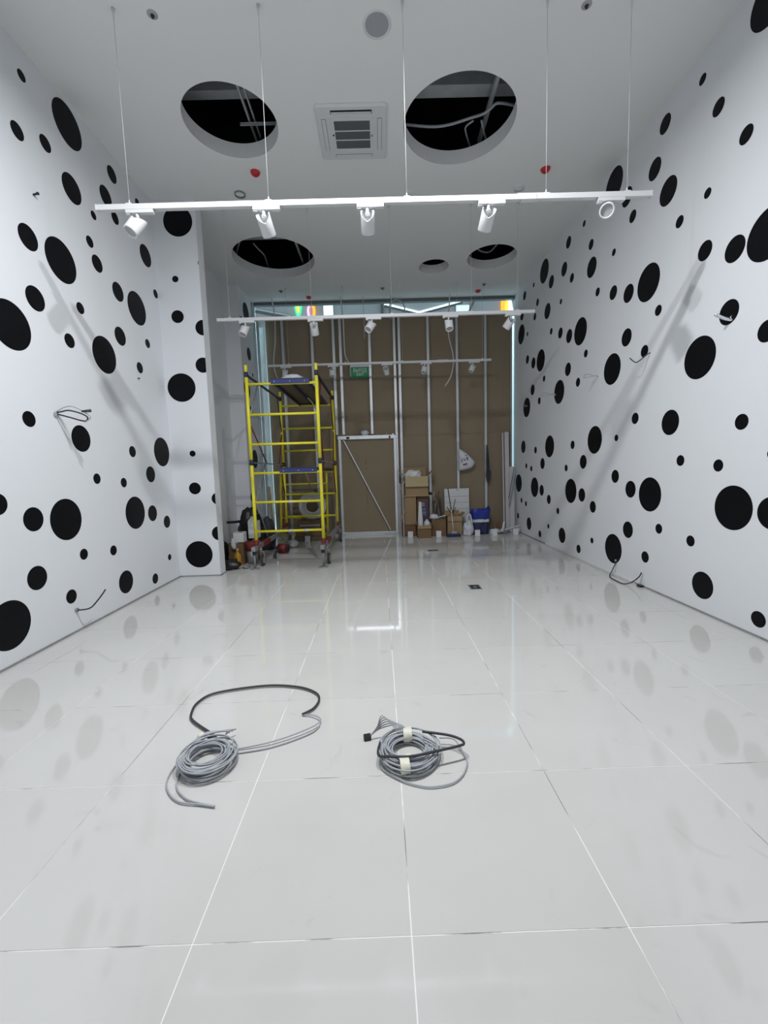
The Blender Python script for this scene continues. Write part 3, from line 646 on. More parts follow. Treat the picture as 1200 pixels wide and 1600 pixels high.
def panel(x0, x1, z0, z1, m, label, cat='lit window'):
    t = thing('lit_window', ((x0+x1)/2, FY, z0), label, cat)
    MB().box(x0, x1, FY, FY+.04, z0, z1).build('diffuser', m, t)
    f = MB(); f.box(x0-.012, x0, FY-.01, FY+.04, z0, z1); f.box(x1, x1+.012, FY-.01, FY+.04, z0, z1); f.build('frame', M_ZINC2, t)
panel(-1.56, -1.27, 5.90, 6.40, emis('panel_white', (.80, .97, 1.0), .95), 'square pale light panel across the mall left of centre')
panel(2.50, 2.90, 5.90, 6.24, emis('panel_cyan', (.66, .95, 1.0), .9), 'square pale cyan panel across the mall right of centre')
tag(MB().box(.20, .27, FY-.05, FY+.02, 5.7, 6.45).build('mall_post', M_DKMET), 'dark upright post across the mall', 'post')
tag(MB().bar((2.85, FY-.05, 5.95), (3.09, FY-.05, 6.44), .05, .06).build('mall_strut', M_DKMET), 'dark slanting strut across the mall', 'strut')
def neon(name, loops, back, label):
    t = thing(name, loops[0][0][0], label, 'neon sign', 'neon signs across the mall')
    for pts, r, m in loops: MB().tube(smooth_path(pts, 6), r, 8).build('neon_tube', m, t)
    if back:
        x0, x1, z0, z1, m = back; MB().box(x0, x1, FY+.02, FY+.04, z0, z1).build('back_panel', m, t)
G_ = emis('neon_green', (.05, 1.0, .35), 1.3); Y_ = emis('neon_yellow', (1.0, .72, .05), 1.6); P_ = emis('neon_pink', (1.0, .5, .95), 1.3); O_ = emis('neon_orange', (1.0, .36, .03), 1.4)
neon('neon_sign', [([(-2.43, FY, 6.42), (-2.41, FY, 6.25), (-2.34, FY, 6.03), (-2.27, FY, 6.2), (-2.22, FY, 6.42)], .022, G_), ([(-2.37, FY-.01, 6.42), (-2.34, FY-.01, 6.15), (-2.31, FY-.01, 6.42)], .02, Y_)], (-2.42, -2.24, 6.16, 6.42, emis('neon_green_back', (.25, .8, .45), .5)), 'green and yellow pointed neon sign across the mall')
neon('neon_sign', [([(-1.97, FY, 6.42), (-2.03, FY, 6.25), (-2.02, FY, 6.08), (-1.97, FY, 5.9)], .030, P_), ([(-1.90, FY, 6.42), (-1.85, FY, 6.25), (-1.86, FY, 6.08), (-1.92, FY, 5.9)], .040, O_)], None, 'pink and orange neon sign across the mall')
neon('neon_sign', [([(3.92, FY, 6.45), (3.90, FY, 6.2), (3.92, FY, 5.9)], .028, O_), ([(4.22, FY, 6.45), (4.10, FY, 6.36), (4.04, FY, 6.14), (4.10, FY, 5.98), (4.22, FY, 6.06), (4.30, FY, 6.30), (4.34, FY, 6.45)], .032, Y_), ([(4.00, FY, 6.42), (4.12, FY, 6.42), (4.3, FY, 6.44)], .02, Y_)], (3.90, 4.36, 5.9, 6.45, emis('neon_amber_back', (1.0, .55, .12), .55)), 'orange and yellow curly neon sign by the right wall')
# unseen lamps added on the mall side for cool spill past the boards
for x, lb in ((-1.5, 'added spill lamp over the mall side of boards toward left'), (1.6, 'added spill lamp over the mall side of boards toward right')):
    t = thing('spill_lamp', (x, 9.0, 5.6), lb, 'lamp', 'added mall spill lamps')
    MB().box(x-.72, x+.72, 8.88, 9.12, 5.66, 5.76).build('lamp_body', M_WHITE2, t)
    MB().box(x-.70, x+.70, 8.90, 9.10, 5.645, 5.66).build('diffuser', M_LED, t)
    for xx in (x-.6, x+.6): MB().cyl((xx, 9.0, 5.76), (xx, 9.0, 6.63), .006, 8).build('hanger_rod', M_ZINC, t)
    ld = bpy.data.lights.new('spill_lamp', 'AREA'); ld.shape = 'RECTANGLE'; ld.size = 1.4; ld.size_y = .2; ld.energy = 230; ld.color = (.55, .92, 1.0)
    lo = bpy.data.objects.new('spill_light', ld); col.objects.link(lo); lo.parent = t; lo.location = (0, 0, .035)

# ---------------------------------------------------------------- skirting gaps, cable trunking
tr = MB(); tr.box(XL, XL+.005, Y0, PY0, 0.002, .016); struct(tr.build('trim_1', M_DIRT), 'rough grey plaster edge along the foot of left wall', 'trim')
tr = MB(); tr.box(XR-.005, XR, Y0, 4.26, 0.002, .015); tr.box(XR-.005, XR, 6.56, YB, .002, .014); struct(tr.build('trim_2', M_DIRT), 'rough grey plaster edge along the foot of right wall', 'trim')
tr = MB(); tr.box(XL+.005, PX1+.004, PY0-.005, PY0-.0012, 0.002, .013); tr.box(PX1, PX1+.004, PY0-.005, PY1, .002, .013); struct(tr.build('trim_3', M_DIRT), 'grey plaster edge along the foot of the pier', 'trim')
tag(MB().box(XR-.045, XR-.0015, 4.27, 6.55, .001, .030).build('cable_trunking', M_WHITE2, None, .004), 'white cable trunking along the foot of right wall', 'trunking')
for a, lb in ((.92, 'square black floor socket box nearer the camera'), (.71, 'square black floor socket box farther from camera')):
    yy = 4.31 if a > .8 else 6.38; xx = a+.06 if a > .8 else a+.085; hw = .062 if a > .8 else .085; hd_ = .085 if a > .8 else .055
    t = thing('floor_socket', (xx, yy, 0), lb, 'floor socket', 'floor sockets')
    f = MB(); e = .012
    f.box(xx-hw, xx+hw, yy-hd_, yy-hd_+e, .0006, .005); f.box(xx-hw, xx+hw, yy+hd_-e, yy+hd_, .0006, .005); f.box(xx-hw, xx-hw+e, yy-hd_+e, yy+hd_-e, .0006, .005); f.box(xx+hw-e, xx+hw, yy-hd_+e, yy+hd_-e, .0006, .005)
    f.build('frame', M_GREYPL, t)
    MB().box(xx-hw+e, xx+hw-e, yy-hd_+e, yy+hd_-e, .0006, .003).build('lid', M_FLOORBOX, t)
    MB().box(xx-.02, xx+.02, yy-.018, yy+.006, .003, .006).build('socket_plug', M_GREYPL, t)

# ---------------------------------------------------------------- cables sticking out of the walls
t = thing('wall_cable', (XL, 3.405, 1.80), 'looped dark cable poking out of the left wall mid-height', 'cable')
MB().tube(smooth_path([(XL-.02, 3.405, 1.81), (XL+.04, 3.41, 1.82), (XL+.10, 3.42, 1.83), (XL+.20, 3.42, 1.80), (XL+.235, 3.43, 1.77), (XL+.20, 3.44, 1.745), (XL+.10, 3.42, 1.775), (XL+.02, 3.40, 1.80)], 6), .006, 8).build('dark_loop', M_CABK, t)
MB().tube(smooth_path([(XL-.02, 3.40, 1.80), (XL+.06, 3.41, 1.85), (XL+.13, 3.42, 1.86), (XL+.22, 3.43, 1.81), (XL+.26, 3.43, 1.77), (XL+.21, 3.43, 1.735)], 6), .004, 8).build('grey_loop', M_CABG, t)
MB().cyl((XL+.20, 3.42, 1.82), (XL+.265, 3.43, 1.825), .008, 10, .013).build('cable_tip', M_CABK, t)
MB().cyl((XL-.01, 3.40, 1.80), (XL+.012, 3.40, 1.80), .022, 12).build('wall_grommet', M_CABG, t)
t = thing('wall_hook', (XL, 3.417, 3.45), 'short black bolt sticking out high on left wall', 'bolt')
MB().cyl((XL-.01, 3.417, 3.45), (XL+.038, 3.417, 3.462), .007, 12).build('shank', M_DARKPL, t); MB().cyl((XL+.030, 3.417, 3.460), (XL+.042, 3.417, 3.463), .010, 12).build('head', M_DARKPL, t)
tag(MB().cyl((XL-.01, 4.623, 2.345), (XL+.02, 4.623, 2.345), .007, 10).build('wall_screw', M_DARKPL), 'tiny dark screw in left wall beside the pier', 'screw')
t = thing('wall_cable', (XL, 3.399, .185), 'bent black cable poking out low on left wall', 'cable')
MB().tube(smooth_path([(XL-.02, 3.40, .185), (XL+.06, 3.40, .185), (XL+.11, 3.42, .195), (XL+.15, 3.44, .24), (XL+.18, 3.47, .29), (XL+.20, 3.49, .33)], 6), .006, 8).build('lead', M_CABK, t)
MB().cyl((XL-.01, 3.399, .185), (XL+.014, 3.399, .185), .018, 12).build('wall_grommet', M_DIRT, t)
t = thing('wall_cable', (XR, 4.137, 2.336), 'bent black wire hook on right wall below a small dot', 'cable')
MB().tube(smooth_path([(XR+.02, 4.137, 2.345), (XR-.03, 4.14, 2.32), (XR-.09, 4.15, 2.27), (XR-.13, 4.16, 2.255), (XR-.18, 4.17, 2.30)], 6), .005, 8).build('lead', M_CABK, t)
for y, z, x1, lb in ((5.096, 2.331, .16, 'small grey wire loop sticking out of the right wall between two dots'), (6.317, 2.332, .20, 'pale wire loop sticking out of a large dot on right wall'), (7.505, 2.345, .07, 'tiny wire loop inside the far dot beside the boards')):
    t = thing('wire_loop', (XR, y, z), lb, 'wire loop')
    k = x1
    MB().tube(smooth_path([(XR+.02, y, z), (XR-.3*k, y, z-.003), (XR-.65*k, y+.01, z+.022), (XR-k, y+.015, z+.018), (XR-1.05*k, y+.015, z), (XR-k, y+.015, z-.014), (XR-.65*k, y+.01, z-.01), (XR-.3*k, y, z), (XR+.02, y, z+.004)], 5), .0045, 8).build('wire', M_CABG, t)
    MB().cyl((XR-.01, y, z), (XR+.0, y, z), .012, 10).build('wall_grommet', M_WHITE2, t) if y < 5.5 else MB().cyl((XR-.012, y, z-.008), (XR+.0, y, z-.008), .010, 10).build('wall_grommet', M_CABW, t)
t = thing('spring_clip', (XR, 3.20, 2.32), 'shiny metal clip sticking out of a dot on the right wall', 'clip')
MB().tube(smooth_path([(XR+.01, 3.20, 2.315), (XR-.05, 3.21, 2.335), (XR-.115, 3.215, 2.365)], 4), [.012]*4+[.012]*4+[.008], 10).build('arm', M_ZINC2, t)
MB().tube(smooth_path([(XR-.005, 3.19, 2.345), (XR-.02, 3.185, 2.33), (XR-.005, 3.185, 2.31)], 4), .004, 8).build('spring', M_ZINC2, t)
t = thing('wall_cable', (XR, 4.62, .16), 'black cable drooping to the floor from the big low dot', 'cable')
MB().tube(smooth_path([(XR+.02, 4.62, .165), (XR-.02, 4.61, .12), (XR-.06, 4.59, .06), (XR-.12, 4.53, .008), (XR-.15, 4.35, .008), (XR-.14, 4.23, .008), (XR-.09, 4.18, .035), (XR-.04, 4.14, .10), (XR-.02, 4.13, .15)], 6), .006, 8).build('lead', M_CABK, t)
MB().cyl((XR-.012, 4.62, .168), (XR, 4.62, .168), .012, 10).build('wall_grommet', M_CABG, t)
tag(MB().box(XR-.05, XR-.006, 4.10, 4.16, .001, .022).build('cable_plug', M_DARKPL, None, .004), 'small black plug on floor at foot of the right wall', 'plug')

# ---------------------------------------------------------------- cable coils on the floor
def coil(c, R0, R1, turns, r, seed, zmax, ecc=1.):
    rnd = random.Random(seed); pts = []
    for k in range(turns):
        Rk = R0+(R1-R0)*rnd.random(); ox, oy = rnd.uniform(-.012, .012), rnd.uniform(-.012, .012); z0 = r+zmax*rnd.random(); ph = rnd.random()*6.28; tilt = rnd.uniform(-.008, .008)
        loop = []
        for j in range(33):
            a = 2*math.pi*j/32+ph; q = 1+.03*math.sin(2*a+ph)
            loop.append((c[0]+ox+Rk*q*math.cos(a), c[1]+oy+Rk*q*math.sin(a)*ecc, max(r, z0+tilt*math.cos(a+ph))))
        pts.append(loop)
    return pts
t = thing('cable_coil', (-.81, 1.71, 0), 'grey cable coil with long black loop on floor at left', 'cable coil')
m_ = MB()
for lp in coil((-.805, 1.725), (.075), .125, 20, .0036, 5, .05): m_.tube(lp, .0036, 7, False)
m_.build('wound_cable', M_CABG, t)
Lb = [(-.834,1.892),(-1.004,2.03),(-1.047,2.103),(-1.057,2.21),(-.987,2.305),(-.723,2.365),(-.526,2.338),(-.411,2.269),(-.377,2.192),(-.395,2.108),(-.446,2.057)]
MB().tube(smooth_path([(-.86, 1.84, .05)]+[(x, y, .012) for x, y in Lb], 6), .0062, 8).build('black_sleeve', M_CABK, t)
Lg = [(-.446,2.057),(-.385,2.042),(-.34,1.992),(-.383,1.929),(-.542,1.841),(-.724,1.8)]
MB().tube(smooth_path([(x, y, .006+.012*i*(5-i)/6) for i, (x, y) in enumerate(Lg)], 6), .0034, 8).build('grey_lead', M_CABG, t)
MB().tube(smooth_path([(x, y-.03, .006) for x, y in Lg[2:]]+[(-.76, 1.74, .02)], 6), .0030, 8).build('grey_lead', M_CABG, t)
for k, L in enumerate(([(-.93,1.784),(-.938,1.655),(-.907,1.573),(-.831,1.505),(-.735,1.485),(-.672,1.472)], [(-.90,1.70),(-.876,1.589),(-.807,1.519),(-.731,1.489),(-.676,1.475)])):
    MB().tube(smooth_path([(-.86, 1.82, .045)]+[(x, y, .008) for x, y in L], 6), .0034, 8).build('loose_end', M_CABG, t)
for k in range(4): MB().tube(smooth_path([(-.93+.01*k, 1.80, .03), (-.87, 1.83+.006*k, .06), (-.80+.01*k, 1.87, .055), (-.745-.012*k, 1.92-.012*k, .03)], 6), .004, 7).build('loose_end', M_CABG, t)
blob('tape_wrap', M_TAPE, t, (-.878, 1.842, .05), (.022, .016, .018), .15, seed=2, flat=False, sub=2)

t = thing('cable_coil', (.09, 1.73, 0), 'grey cable coil bound with cream tape on floor at centre', 'cable coil')
m_ = MB()
for lp in coil((.088, 1.725), .078, .130, 24, .0036, 11, .052): m_.tube(lp, .0036, 7, False)
m_.build('wound_cable', M_CABG, t)
Rs = [(-.038,1.754),(-.043,1.67),(.007,1.644),(.07,1.638),(.125,1.645),(.22,1.67),(.313,1.696),(.335,1.712),(.322,1.742),(.269,1.774),(.16,1.803)]
st = MB(); pp = smooth_path([(x, y, .062 if i > 1 else .05) for i, (x, y) in enumerate(Rs)], 6)
st.tube(pp, .0058, 8); st.build('black_sleeve', M_CABK, t)
Rg = [(.238,1.80),(.305,1.785),(.334,1.712),(.337,1.658),(.305,1.591),(.253,1.547),(.174,1.531),(.115,1.542),(.048,1.574),(-.026,1.638),(-.039,1.697)]
MB().tube(smooth_path([(x, y, .008 if i > 1 else .03) for i, (x, y) in enumerate(Rg)], 6), .0034, 8).build('grey_lead', M_CABG, t)
for k in range(6):
    s_ = k/5; h = .03+.075*s_
    MB().tube(smooth_path([(.10-.01*k, 1.815, .05), (.06-.012*k, 1.85, .06+.35*h), (.0-.006*k, 1.87, .03+.7*h), (-.05, 1.862, .03+.25*h), (-.088, 1.848, .014)], 6), .0026, 7).build('loose_end', M_CABG, t)
MB().obox((-.098, 1.850, .012), (.034, .026, .020), Matrix.Rotation(.2, 3, 'Z')).build('plug', M_DARKPL, t)
for k in range(3): MB().tube(smooth_path([(.16, 1.79-.02*k, .05), (.20, 1.76-.02*k, .045), (.232, 1.735-.025*k, .03)], 5), .0036, 7).build('loose_end', M_CABG, t)
def tape_band(c, ang, name='tape_band'):
    rot = Matrix.Rotation(ang, 3, 'Z'); mb = MB(); vs = []; fs = []; n = 16; wdt = .04
    for j in range(5):
        y_ = -wdt/2+wdt*j/4
        for k in range(n):
            a = 2*math.pi*k/n; rr_ = .037*(1+.05*math.sin(3*a+j))
            vs.append(Vector(c)+rot @ Vector((rr_*math.cos(a), y_, max(-.029, .030*math.sin(a)))))
    for j in range(4):
        for k in range(n): k2 = (k+1) % n; fs.append((j*n+k, j*n+k2, (j+1)*n+k2, (j+1)*n+k))
    mb.add(vs, fs, True); return mb.build(name, M_TAPE, t)
tape_band((.092, 1.828, .034), math.pi/2); tape_band((.066, 1.622, .034), math.pi/2+.1)
blob('tape_tail', M_TAPE, t, (.085, 1.655, .052), (.020, .014, .012), .3, seed=5, flat=False, sub=2)
# ---------------------------------------------------------------- rolling scaffold tower
sc = thing('scaffold_tower', (-1.245, 6.5, 0), 'yellow rolling scaffold tower with two blue-edged platforms', 'scaffold')
SX0, SX1, SF, SR = -1.715, -.795, 5.60, 7.46
RUNG = [.495, .893, 1.285, 1.67, 2.06, 2.455]
def frame(y, nm):
    f = empty(nm, (-1.245, y, .35)); f.parent = sc; f.location = Vector((-1.245, y, .35))-origin(sc)
    for x in (SX0, SX1):
        for z0, z1 in ((.345, 1.40), (1.46, 2.56)): MB().cyl((x, y, z0), (x, y, z1), .0225, 16).build('post', M_YEL, f)
        MB().cyl((x, y, 2.60), (x, y, 2.70), .020, 14).build('spigot', M_YEL, f)
        MB().cyl((x, y, 2.545), (x, y, 2.61), .026, 14).build('collar', M_NAVY, f)
        MB().cyl((x, y, 1.395), (x, y, 1.465), .027, 14).build('collar', M_NAVY, f)
    for k, z in enumerate(RUNG): MB().cyl((SX0, y, z), (SX1, y, z), .0165, 12).build('rung', M_YEL, f)
    return f
frame(SF, 'end_frame'); frame(SR, 'end_frame')
for y, xs in ((SF, (-1.245, -1.02)), (SF, ())):
    for xx in xs: MB().cyl((xx-.03, y, .495), (xx+.03, y, .495), .0175, 12).build('tape_mark', M_TAPE, sc)
MB().cyl((-1.25, SF, .893), (-1.20, SF, .893), .0175, 12).build('tape_mark', M_TAPE, sc)
for x in (SX0, SX1):
    # base rail with sleeves, jacks and castors
    MB().box(x-.028, x+.028, SF-.16, SR+.20, .245, .305).build('base_rail', M_STEEL, sc, .006)
    MB().box(x-.031, x+.031, SF+.25, SF+.62, .243, .307).build('rail_paint', M_PRIMER, sc)
    for y, s in ((SF, -1), (SR, 1)):
        MB().cyl((x, y, .25), (x, y, .375), .031, 16).build('sleeve', M_PRIMER, sc)
        yj = y+s*.12
        j = MB(); j.cyl((x, yj, .012), (x, yj, .30), .013, 12); jo = j.build('screw_jack', M_STEEL, sc)
        MB().cyl((x, yj, .0008), (x, yj, .014), .058, 20).build('foot_plate', M_STEEL, jo)
        MB().cyl((x, yj, .20), (x, yj, .245), .026, 12).build('jack_nut', M_DARKPL, jo)
        yw = y+.09 if s < 0 else y+.02
        wx = x+.05
        wh = MB(); wh.tube([(wx-.016, yw, .0775), (wx+.016, yw, .0775)], .076, 24)
        ca = wh.build('castor', M_RUB, sc)
        MB().cyl((wx-.019, yw, .0775), (wx+.019, yw, .0775), .046, 20).build('wheel_hub', M_LENS, ca)
        fk = MB(); fk.box(wx-.026, wx-.021, yw-.02, yw+.02, .065, .20); fk.box(wx+.021, wx+.026, yw-.02, yw+.02, .065, .20); fk.box(wx-.026, wx+.026, yw-.028, yw+.028, .195, .208); fk.cyl((x+.03, yw, .205), (x+.03, yw, .25), .018, 10)
        fk.build('fork', M_STEEL, ca)
    MB().bar((x, SF, 2.575), (x, SR, 2.575), .036, .018).build('guard_rail', M_NAVY, sc)
    MB().bar((x, SF, 1.43), (x, SR, 1.43), .032, .016).build('guard_rail', M_STEEL, sc)
def brace(a, b, m): MB().cyl(a, b, .0095, 8).build('brace', m, sc)
brace((SX0, SF+.02, 1.99), (SX0, 6.12, 2.57), M_STEEL); brace((SX0, SF+.02, 1.96), (SX0, 6.35, 1.44), M_PRIMER)
brace((SX0, SR-.02, 2.0), (SX0, 7.25, 2.57), M_NAVY); brace((SX0, SR-.02, 1.96), (SX0, 7.15, 1.44), M_PRIMER)
brace((SX0, 6.25, 1.42), (SX0, SF+.10, .90), M_STEEL); brace((SX0, SF+.10, .90), (SX0, 6.2, .32), M_STEEL)
brace((SX0, 7.25, 1.42), (SX0, SR-.03, .90), M_PRIMER); brace((SX0, SR-.03, .90), (SX0, 7.2, .32), M_PRIMER)
brace((SX1, 7.10, 2.57), (SX1, SR-.05, 2.02), M_PRIMER); brace((SX1, SR-.05, 1.98), (SX1, 7.2, 1.44), M_PRIMER)
brace((SX1, SF+.05, 2.02), (SX1, 6.0, 2.57), M_PRIMER); brace((SX1, SF+.05, 1.98), (SX1, 5.95, 1.44), M_PRIMER)
brace((SX1, 7.1, 1.42), (SX1, SR-.05, .90), M_PRIMER); brace((SX1, SR-.05, .88), (SX1, 7.2, .32), M_STEEL)
brace((SX1, SF+.06, .90), (SX1, 5.95, 1.42), M_PRIMER)
def platform(z, x0, x1):
    p = MB().box(x0+.01, x1-.01, SF-.04, SR+.05, z-.014, z).build('platform', M_PLY, sc)
    fr = MB(); fr.box(x0, x1, SF-.052, SF-.040, z-.014, z+.006); fr.box(x0, x1, SR+.04, SR+.05, z-.055, z-.014)
    fr.box(x0, x0+.03, SF-.04, SR+.05, z-.05, z-.014); fr.box(x1-.03, x1, SF-.04, SR+.05, z-.05, z-.014); fr.box((x0+x1)/2-.015, (x0+x1)/2+.015, SF-.04, SR+.05, z-.045, z-.014)
    fr.build('deck_frame', M_NAVY, p)
    MB().box(x0, x1, SF-.056, SF-.040, z-.062, z-.014).build('deck_edge', M_BLUE, p)
    for xx in (x0+.05, (x0+x1)/2, x1-.06): MB().cyl((xx, SF-.060, z-.035), (xx, SF-.055, z-.035), .006, 8).build('rivet', M_ZINC2, p)
platform(2.505, -1.385, -.885); platform(1.345, -1.33, -.835)
cable('loose_cord', [(-1.08, 6.6, 2.43), (-1.06, 6.9, 2.40), (-1.04, 7.2, 2.33), (-1.06, 7.35, 2.40)], .009, M_CABW, 'white cord dangling under the upper scaffold platform')
bl = blob('plastic_sheet', M_BAGW, None, (-1.14, 5.75, 2.507), (.14, .10, .05), .35, seed=9, sub=3); tag(bl, 'crumpled clear plastic sheet on upper scaffold platform', 'plastic sheet')
bl2 = blob('plastic_sheet', M_BAGW, None, (-1.26, 5.95, 2.507), (.08, .08, .075), .4, seed=4, sub=3, pinch=.5); tag(bl2, 'small peaked plastic wad on upper scaffold platform', 'plastic sheet')

# ---------------------------------------------------------------- behind the scaffold
t = thing('spare_frame', (-1.45, 7.95, 0), 'short yellow scaffold frame leaning on boards behind the tower', 'frame')
for x in (-1.925, -1.035): MB().cyl((x, 7.86, .0225), (x, 8.08, 1.26), .021, 14).build('post', M_YEL, t)
for z in (.10, .42, .74, 1.06): yy = 7.86+.22*(z-.02)/1.24; MB().cyl((-1.925, yy, z), (-1.035, yy, z), .015, 12).build('rung', M_YEL, t)
t = thing('conduit_roll', (-1.29, 7.70, .38), 'grey-white roll of corrugated conduit standing behind scaffold', 'conduit roll')
m_ = MB(); rnd = random.Random(3)
for k in range(14):
    Rk = .135+.115*((k*5) % 14)/14; yy = 7.66+.018*(k % 5); m_.tube([(-1.27+Rk*math.cos(2*math.pi*j/28), yy+.01*math.sin(j), .660+Rk*math.sin(2*math.pi*j/28)) for j in range(29)], .016, 8, False)
m_.build('wound_conduit', M_CABW, t)
for k, a in enumerate((.6, 2.4, 4.3)): MB().tube([(-1.27+r_*math.cos(a), y_, .645+r_*math.sin(a)) for r_, y_ in ((.115, 7.70), (.19, 7.62), (.27, 7.70), (.19, 7.76), (.115, 7.70))], .008, 6).build('tie', M_PAPER, t)
def plank(name, a, b, wd, th, m, label, cat='plank'):
    return tag(MB().bar(a, b, wd, th).build(name, m), label, cat)
t = thing('plank_pile', (-1.3, 7.9, 0), 'low pile of dark boards on floor behind scaffold', 'plank pile')
for k, (z, x0, x1) in enumerate(((.0, -1.63, -1.12), (.10, -1.60, -1.10), (.20, -1.64, -1.14), (.30, -1.58, -1.10))):
    MB().box(x0, x1, 7.645, 7.84-.01*k, z+.001, z+.092).build('plank', M_CART2 if k % 2 else M_PLY, t)
bl = blob('black_sack', M_BAGK, None, (-2.11, 7.66, .001), (.12, .15, .24), .3, seed=21, sub=3); tag(bl, 'black sack on the floor behind scaffold near film strip', 'sack')
plank('wood_batten', (-2.08, 7.95, .005), (-2.18, 8.13, 1.02), .05, .02, M_WOOD, 'thin wooden batten leaning by the film strip', 'batten')
plank('wood_batten', (-.955, 7.66, .01), (-1.42, 7.98, 1.28), .02, .018, M_WOOD, 'thin wooden batten leaning behind the lower platform', 'batten')
plank('metal_offcut', (-1.52, 7.628, .300), (-1.14, 7.628, .300), .012, .03, M_STEEL, 'flat metal strip lying on the dark plank pile', 'metal strip')

# ---------------------------------------------------------------- clutter beside the pier
def carton(name, x0, x1, y0, y1, z0, z1, m, label, flaps=True, flap_len=None, open_=True, flap_m=None):
    t = thing(name, ((x0+x1)/2, (y0+y1)/2, z0), label, 'box')
    e = .006; b = MB(); z0 += .001
    b.box(x0, x1, y0, y1, z0, z0+e); b.box(x0, x1, y0, y0+e, z0+e, z1); b.box(x0, x1, y1-e, y1, z0+e, z1); b.box(x0, x0+e, y0+e, y1-e, z0+e, z1); b.box(x1-e, x1, y0+e, y1-e, z0+e, z1)
    if not open_: b.box(x0+e, x1-e, y0+e, y1-e, z1-e, z1)
    b.build('body', m, t)
    if flaps:
        L = flap_len or (y1-y0)*.45; fm_ = flap_m or m
        MB().obox(((x0+x1)/2, y0-L*.16, z1-L*.46), (x1-x0, .005, L), Matrix.Rotation(math.radians(-18), 3, 'X')).build('flap', fm_, t)
        MB().obox(((x0+x1)/2, y1+L*.22, z1+L*.42), (x1-x0, .005, L), Matrix.Rotation(math.radians(-25), 3, 'X')).build('flap', m, t)
        MB().obox((x0-L*.28, (y0+y1)/2, z1+L*.3), (.005, y1-y0, L*.9), Matrix.Rotation(math.radians(-45), 3, 'Y')).build('flap', m, t)
        MB().obox((x1+L*.28, (y0+y1)/2, z1+L*.3), (.005, y1-y0, L*.9), Matrix.Rotation(math.radians(45), 3, 'Y')).build('flap', m, t)
    else:
        MB().box((x0+x1)/2-.02, (x0+x1)/2+.02, y0-.001, y1+.001, z1-.001, z1+.0006).build('seam_tape', M_CART3, t)
    return t
carton('carton_box', -2.175, -1.965, 5.80, 6.04, 0, .31, M_CART2, 'brown carton standing on floor beside the pier', False)
t = thing('amber_bottle', (-2.03, 5.735, 0), 'amber plastic bottle in front of brown carton by the pier', 'bottle')
MB().lathe([(0, .001), (.045, .001), (.048, .02), (.048, .15), (.03, .18), (.016, .195), (.016, .22)], (-2.03, 5.735, 0), 20).build('body', M_ORANGE, t)
MB().lathe([(.019, .215), (.019, .25), (0, .252)], (-2.03, 5.735, 0), 16).build('cap', M_CART3, t)
bl = blob('carton_stand', M_CART2, None, (-1.90, 6.18, .0), (.085, .085, .19), .08, seed=31, sub=3); tag(bl, 'dented dark brown parcel under the tall white carton', 'parcel')
t = carton('white_carton', -1.985, -1.845, 6.12, 6.26, .325, .58, M_PAPER, 'tall white carton with peaked top flaps near the pier', False)
MB().prism([(-1.985, .58), (-1.845, .58), (-1.92, .665)], 1, 6.12, 6.13).build('flap', M_PAPER, t)
t = carton('white_carton', -2.12, -1.975, 5.86, 6.0, .312, .45, M_PAPER, 'small white carton on top of brown carton by pier', False)
bl = blob('white_wrap', M_BAGW, None, (-2.09, 5.765, .235), (.035, .028, .085), .35, seed=8, sub=3); tag(bl, 'white plastic wrap drooping down front of brown carton', 'wrapping')
bl = blob('black_bag', M_BAGK, None, (-2.29, 5.80, .001), (.09, .17, .22), .35, seed=14, sub=4); tag(bl, 'tall black bag standing right behind the pier', 'bag')
bl = blob('black_bag', M_BAGK, None, (-2.07, 5.54, .001), (.13, .10, .075), .4, seed=15, sub=3); tag(bl, 'flat black bag lying on floor beside the pier', 'bag')
bl = blob('grey_rag', M_GREYPL, None, (-1.86, 5.57, .001), (.05, .05, .02), .5, seed=16, sub=3); tag(bl, 'dark grey rag on floor left of the scaffold foot', 'rag')
t = thing('backpack', (-2.10, 6.62, 0), 'black backpack heaped behind the white cartons', 'backpack')
blob('pack_body', M_BAGK, t, (-2.10, 6.62, .001), (.20, .16, .42), .25, seed=17, sub=4)
MB().tube(smooth_path([(-2.20, 6.44, .55), (-2.30, 6.36, .55), (-2.36, 6.30, .555)], 5), .020, 8).build('strap', M_BAGK, t)
MB().tube(smooth_path([(-2.02, 6.46, .62), (-1.95, 6.42, .66), (-1.88, 6.46, .60), (-1.86, 6.48, .45)], 5), .022, 8).build('strap', M_BAGK, t)
bl = blob('dark_sack', mat('charcoal_cloth', (.05, .05, .06), .8, var=.3, bump=.4), None, (-1.93, 6.98, .001), (.12, .16, .30), .28, seed=18, sub=4); tag(bl, 'charcoal cloth sack left of the scaffold behind backpack', 'sack')
t = thing('paint_bucket', (-1.865, 5.87, 0), 'grey bucket with dark red top behind left scaffold foot', 'bucket')
MB().lathe([(0, .002), (.070, .002), (.082, .20), (.079, .20), (.068, .008)], (-1.865, 5.87, 0), 24).build('body', M_STEEL, t)
MB().lathe([(.080, .19), (.087, .192), (.087, .315), (.080, .318), (.078, .20)], (-1.865, 5.87, 0), 24).build('rim', M_PRIMER, t)
t = thing('tool_case', (-1.60, 6.35, 0), 'dark red round power tool on the floor under scaffold', 'tool')
MB().tube([(-1.66, 6.60, .076), (-1.52, 6.54, .076)], .074, 20).build('body', M_PRIMER, t)
MB().tube(smooth_path([(-1.64, 6.53, .08), (-1.66, 6.40, .05), (-1.64, 6.22, .03), (-1.60, 6.12, .024)], 5), .022, 8).build('hose', M_RUB, t)
MB().cyl((-1.53, 6.545, .076), (-1.505, 6.533, .076), .05, 16).build('cap', M_DARKPL, t)
